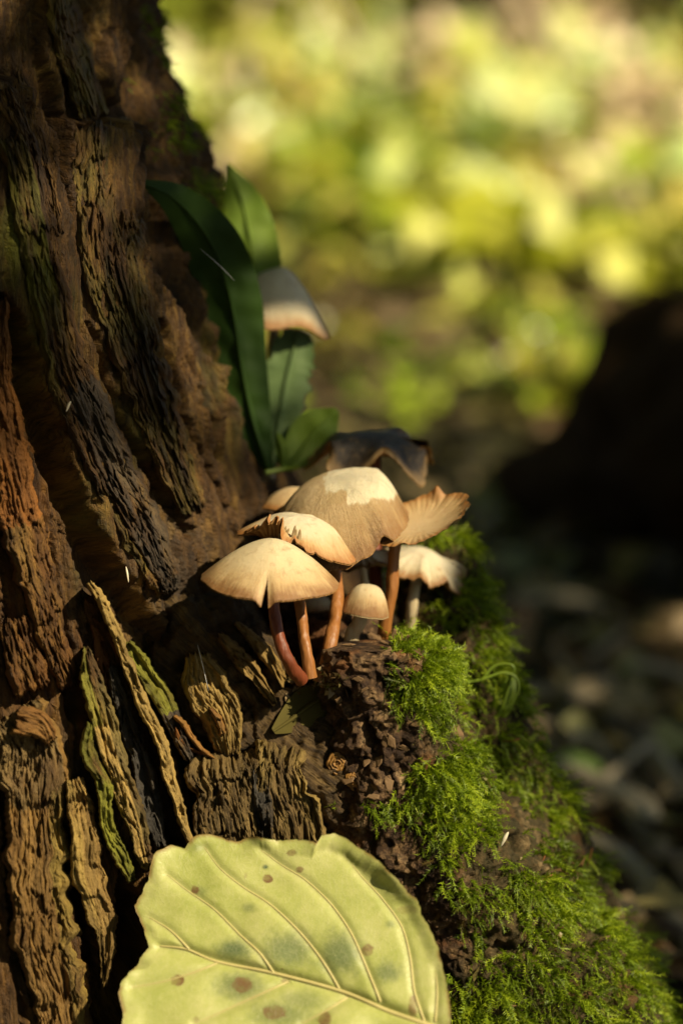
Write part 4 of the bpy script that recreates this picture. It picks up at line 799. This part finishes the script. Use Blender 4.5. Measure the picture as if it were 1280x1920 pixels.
# fallen log, sticks and single leaves in the shade on the right
p = np.array([np.append(WD(x, y, d), q) for x, y, d, q in [(905, 925, 1.52, .006), (980, 925, 1.47, .024), (1080, 905, 1.42, .042), (1180, 865, 1.38, .055), (1290, 830, 1.34, .070), (1420, 790, 1.26, .085), (1700, 740, 1.15, .10)]]); cs = spline(p, 90); v = tubeV(cs[:, :3], cs[:, 3], 60)
dv = unit(v - cs[:, None, :3]); v = v + dv * (.028 * fb(v[..., 0] * 25, v[..., 1] * 25, v[..., 2] * 25, 4, 3) * (cs[:, 3] / .06)[:, None])[..., None]
lg = empty('fallen_log', (p[3, 0], p[3, 1], 0), 'dark fallen log lying in shade beyond the mossy root', 'log'); mesh('log_body', v, gridf(90, 60, True), LOGM, lg)
STL = ['long grey stick slanting over the shaded litter', 'pale brown stick lowest on the shaded litter', 'thin grey twig crossing above the long grey stick', 'short grey twig close to the curled tendril', 'thick mossy grey stick between the two long ones', 'thin brown twig under the fallen log']
for i, (a, b, rad) in enumerate([((1060, 1300), (1330, 1560), .0034), ((1060, 1560), (1330, 1850), .0036), ((1180, 1250), (1330, 1330), .0022), ((975, 1300), (1075, 1370), .0028), ((1040, 1440), (1320, 1700), .0045), ((960, 1120), (1200, 1180), .003)] + [((r.uniform(980, 1300), y_), (r.uniform(980, 1300), y_ + r.uniform(40, 160)), r.uniform(.0012, .0026)) for y_ in r.uniform(1150, 1750, 14)]):
    A0 = GP(*a, z=.03); B0_ = GP(*b, z=.012); o = tube('stick', [A0, (A0 * .6 + B0_ * .4) + [.006, .004, .004], B0_], [rad, rad * 1.4, rad * 1.5], STICK, None, n=9, rows=26, jit=.0008); tag(o, STL[i] if i < 6 else 'thin dry twig strewn on the shaded litter beside the mossy root', 'stick', None if i < 6 else 'thin twigs on the shaded litter')
def ground_leaf(label, px, py, z, size, ang, m, tip=.6):
    c = GP(px, py, z); n_ = 14; t = np.linspace(0, 1, n_); u = np.linspace(-1, 1, 7); T, U = np.meshgrid(t, u, indexing='ij'); wd = np.sin(np.clip(T * .94 + .05, 0, 1) * math.pi) ** .8 * .36
    x = (T - .5); y = U * wd; zz = .10 * np.sin(T * 3) + .12 * U ** 2 * (1 - T); ca, sa = math.cos(ang), math.sin(ang)
    Vv = np.stack([ca * x - sa * y, (sa * x + ca * y) * math.cos(tip), (sa * x + ca * y) * math.sin(tip) + zz * .6], -1) * size + c
    o = empty('fallen_leaf', c, label, 'leaf', None); mesh('blade', np.concatenate([Vv.reshape(-1, 3), Vv.reshape(-1, 3) - [0, 0, .0005]]), np.concatenate([gridf(n_, 7), gridf(n_, 7)[:, ::-1] + n_ * 7]), m, o); mesh('midrib', tubeV(Vv[:, 3], np.full(n_, size * .008), 5), gridf(n_, 5, True), m, o)
OL = leaf_mat('pale_olive_litter', (.30, .30, .10), (.40, .37, .15), .2, .6, 40); GR = leaf_mat('green_litter', (.14, .24, .04), (.2, .3, .06), .2, .5, 40); BG = leaf_mat('grey_green_litter', (.2, .22, .10), (.28, .28, .13), .2, .5, 40)
ground_leaf('blurred pale olive leaf lying flat beyond the long grey stick', 1240, 1395, .02, .028, .2, OL)
ground_leaf('blurred upright pale yellow leaf in front of the litter by the moss', 1080, 1372, .03, .018, 1.5, OL, 1.0)
ground_leaf('blurred small green leaf among grey sticks near the moss', 1078, 1446, .03, .022, .3, GR)
ground_leaf('blurred grey-green leaf touching the tip of the fallen log', 925, 950, .02, .042, -.5, OL)
ground_leaf('blurred grey-green leaf in front of the fallen log', 1168, 1000, .02, .022, .1, BG)
ground_leaf('blurred dim green leaf behind the rear mossy root', 960, 1060, .02, .034, .4, BG)
ground_leaf('blurred dim yellow-green leaf below the fallen log', 1020, 1120, .02, .034, .1, OL)
ground_leaf('blurred dim olive leaf above the upright pale leaf', 1200, 1265, .02, .028, .3, OL)
# trees: the wood behind, plus unseen ones added to shade the place
def tree(label, base, h, rad, crown_c, crown_r, nl, size, m, seed, group=None, lean=(0, 0), keep=None, pts=None):
    r = np.random.default_rng(seed); base = np.asarray(base, float); o = empty('tree', base, label, 'tree', group); cc = np.asarray(crown_c, float); cr = np.asarray(crown_r, float)
    top = base + [lean[0], lean[1], h]; C = spline(np.array([base, base * .6 + top * .4 + [.05, .03, 0], top]), 24); rr = np.linspace(rad, rad * .25, 24); rr[0] *= 1.35; v = tubeV(C, rr, 14); v = v + (rad * .12 * fb(v[..., 0] * 9, v[..., 1] * 9, v[..., 2] * 3, 3, seed))[..., None] * unit(v - C[:, None]); mesh('trunk', v, gridf(24, 14, True), TRUNKM, o)
    if pts is None:
        cl = r.normal(0, 1, (60, 3)); cl = cc + unit(cl) * cr * r.random((60, 1)) ** .4; pts = cl[r.integers(0, 60, nl)] + r.normal(0, 1, (nl, 3)) * cr * .17
    else: cl = pts[r.integers(0, len(pts), 40)]
    VV, FF, off = [], [], 0
    for e in cl[:26]:
        st = C[r.integers(8, 22)]; c = spline(np.array([st, st * .5 + e * .5 + [0, 0, .05 * h], e]), 8); v = tubeV(c, np.linspace(rad * .3, rad * .04, 8), 6); VV.append(v.reshape(-1, 3)); FF.append(gridf(8, 6, True) + off); off += 48
    mesh('limbs', np.concatenate(VV), np.concatenate(FF), TRUNKM, o); v, f = cloud_leaves(r, pts, size, .4); mesh('crown', v, f, m, o, False); return o
for i, (x, y) in enumerate([(-3.6, 15), (-1.2, 17), (1.0, 16), (3.2, 17.5), (5.2, 15.5), (.2, 20), (-2.4, 20), (2.4, 21)]):
    tree('blurred tree with low green crown closing the wood behind the bushes', (x, y, 0), 5, .16, (x, y, 2.9), (1.9, 1.2, 2.6), 2200, .2, GREENS[i % 3], 900 + i, 'trees closing the wood behind')
e1 = np.cross([0, 0, 1.], SUN); e1 /= np.linalg.norm(e1); e2 = np.cross(SUN, e1); r = np.random.default_rng(77)
n = 30000; a = r.uniform(-.75, 1.75, n); b = r.uniform(-.75, 1.1, n); t = r.uniform(1.25, 2.5, n)
edge = .012 * vn(b * 30, 0 * b, seed=5); gap = fb(a * 22 + 5, b * 22, o=2, seed=6); gap2 = fb(a * 7 + 3, b * 9, o=2, seed=16)
dn = np.where(a > .068 + edge, 1 - .92 * ss(.5, .85, a), 0.) * (1 - .95 * ss(.10, .22, gap2) * ss(.22, .34, a)) * 1; dn = np.maximum(dn, (a < .068) * ss(.0, .02, b - .203 + .5 * edge) * np.where(gap > .10, .0, .85) * (1 - .7 * ss(.5, .8, b)))  # leaf density across the sun's path, shaped to shade chosen spots
dn = dn * (1 - .86 * np.exp(-(((a - .080) / .03) ** 2 + ((b - .232) / .024) ** 2) ** 2)); kp = r.random(n) < dn; a, b, t = a[kp], b[kp], t[kp]  # hole left in the added crown so the conical cap catches sun
near = 1 - ss(.15, .4, np.abs(a - .06)); t = t - near * .3
pts = a[:, None] * e1 + b[:, None] * e2 + t[:, None] * SUN; pts = pts[pts[:, 2] > .5]; print('shade leaves', len(pts))
tree('unseen leafy young tree added to shade the upper trunk and the litter', (1.75, -.15, 0), 2.6, .05, (1.3, -.2, 1.4), (.8, .8, .8), 0, .05, GREENS[1], 950, None, (.1, 0), pts=pts)
for i, (x, y, z, q) in enumerate([(-2.6, -1.5, 4.6, 2.4), (-3.2, 2.8, 4.8, 2.6), (-1.0, -4.5, 5.2, 2.8), (-3.4, 7.5, 5, 2.8), (-5.5, -4.5, 5, 3), (0.4, 6.2, 6.8, 2.2), (5.5, 9.5, 5.5, 2.6), (-1.2, -3.0, 2.2, 1.3), (.6, -4.6, 3.0, 1.7), (-2.4, -.4, 2.6, 1.3), (-.6, -1.2, 4.2, 1.4), (-2.6, -3.6, 2.2, 1.5)]):  # crowns out of view, added to hold back sky fill
    tree('unseen tall tree added to roof the clearing and cut sky light', (x - .4, y, 0) if i != 5 else (-1.9, 7.0, 0), z + 1, .22, (x, y, z), (q, q, 1.6), 2600, .24, GREENS[1], 970 + i, 'unseen tall trees added to cut sky light')

# crumbs of bark and dry needles caught in the moss
r = np.random.default_rng(5); qi = r.integers(0, len(P1), 420); c = P1[qi] + N1[qi] * r.uniform(.0006, .003, (420, 1)); d = unit(r.normal(0, 1, (420, 3))); nr = unit(np.cross(d, r.normal(0, 1, (420, 3)))); L = r.uniform(.0012, .005, 420)
v, f = leaf_shapes(c, d, nr, L, np.minimum(L * r.uniform(.06, .4, 420), .0007), r.uniform(0, .2, 420)); tag(mesh('moss_debris', v, f, LIT, None, False), 'tiny brown crumbs and dry bits caught in the moss', 'debris', kind='stuff')

q = np.array([on(r.uniform(535, 640), r.uniform(1262, 1300), .05) for _ in range(160)]) + r.normal(0, .0006, (160, 3)); d = unit(r.normal(0, 1, (160, 3))); nr = unit(np.cross(d, r.normal(0, 1, (160, 3)))); L = r.uniform(.001, .004, 160)
v, f = leaf_shapes(q, d, nr, L, L * r.uniform(.1, .4, 160), r.uniform(0, .2, 160)); tag(mesh('wood_crumbs', v, f, LIT, None, False), 'brown wood crumbs around the feet of the stems', 'debris', kind='stuff')
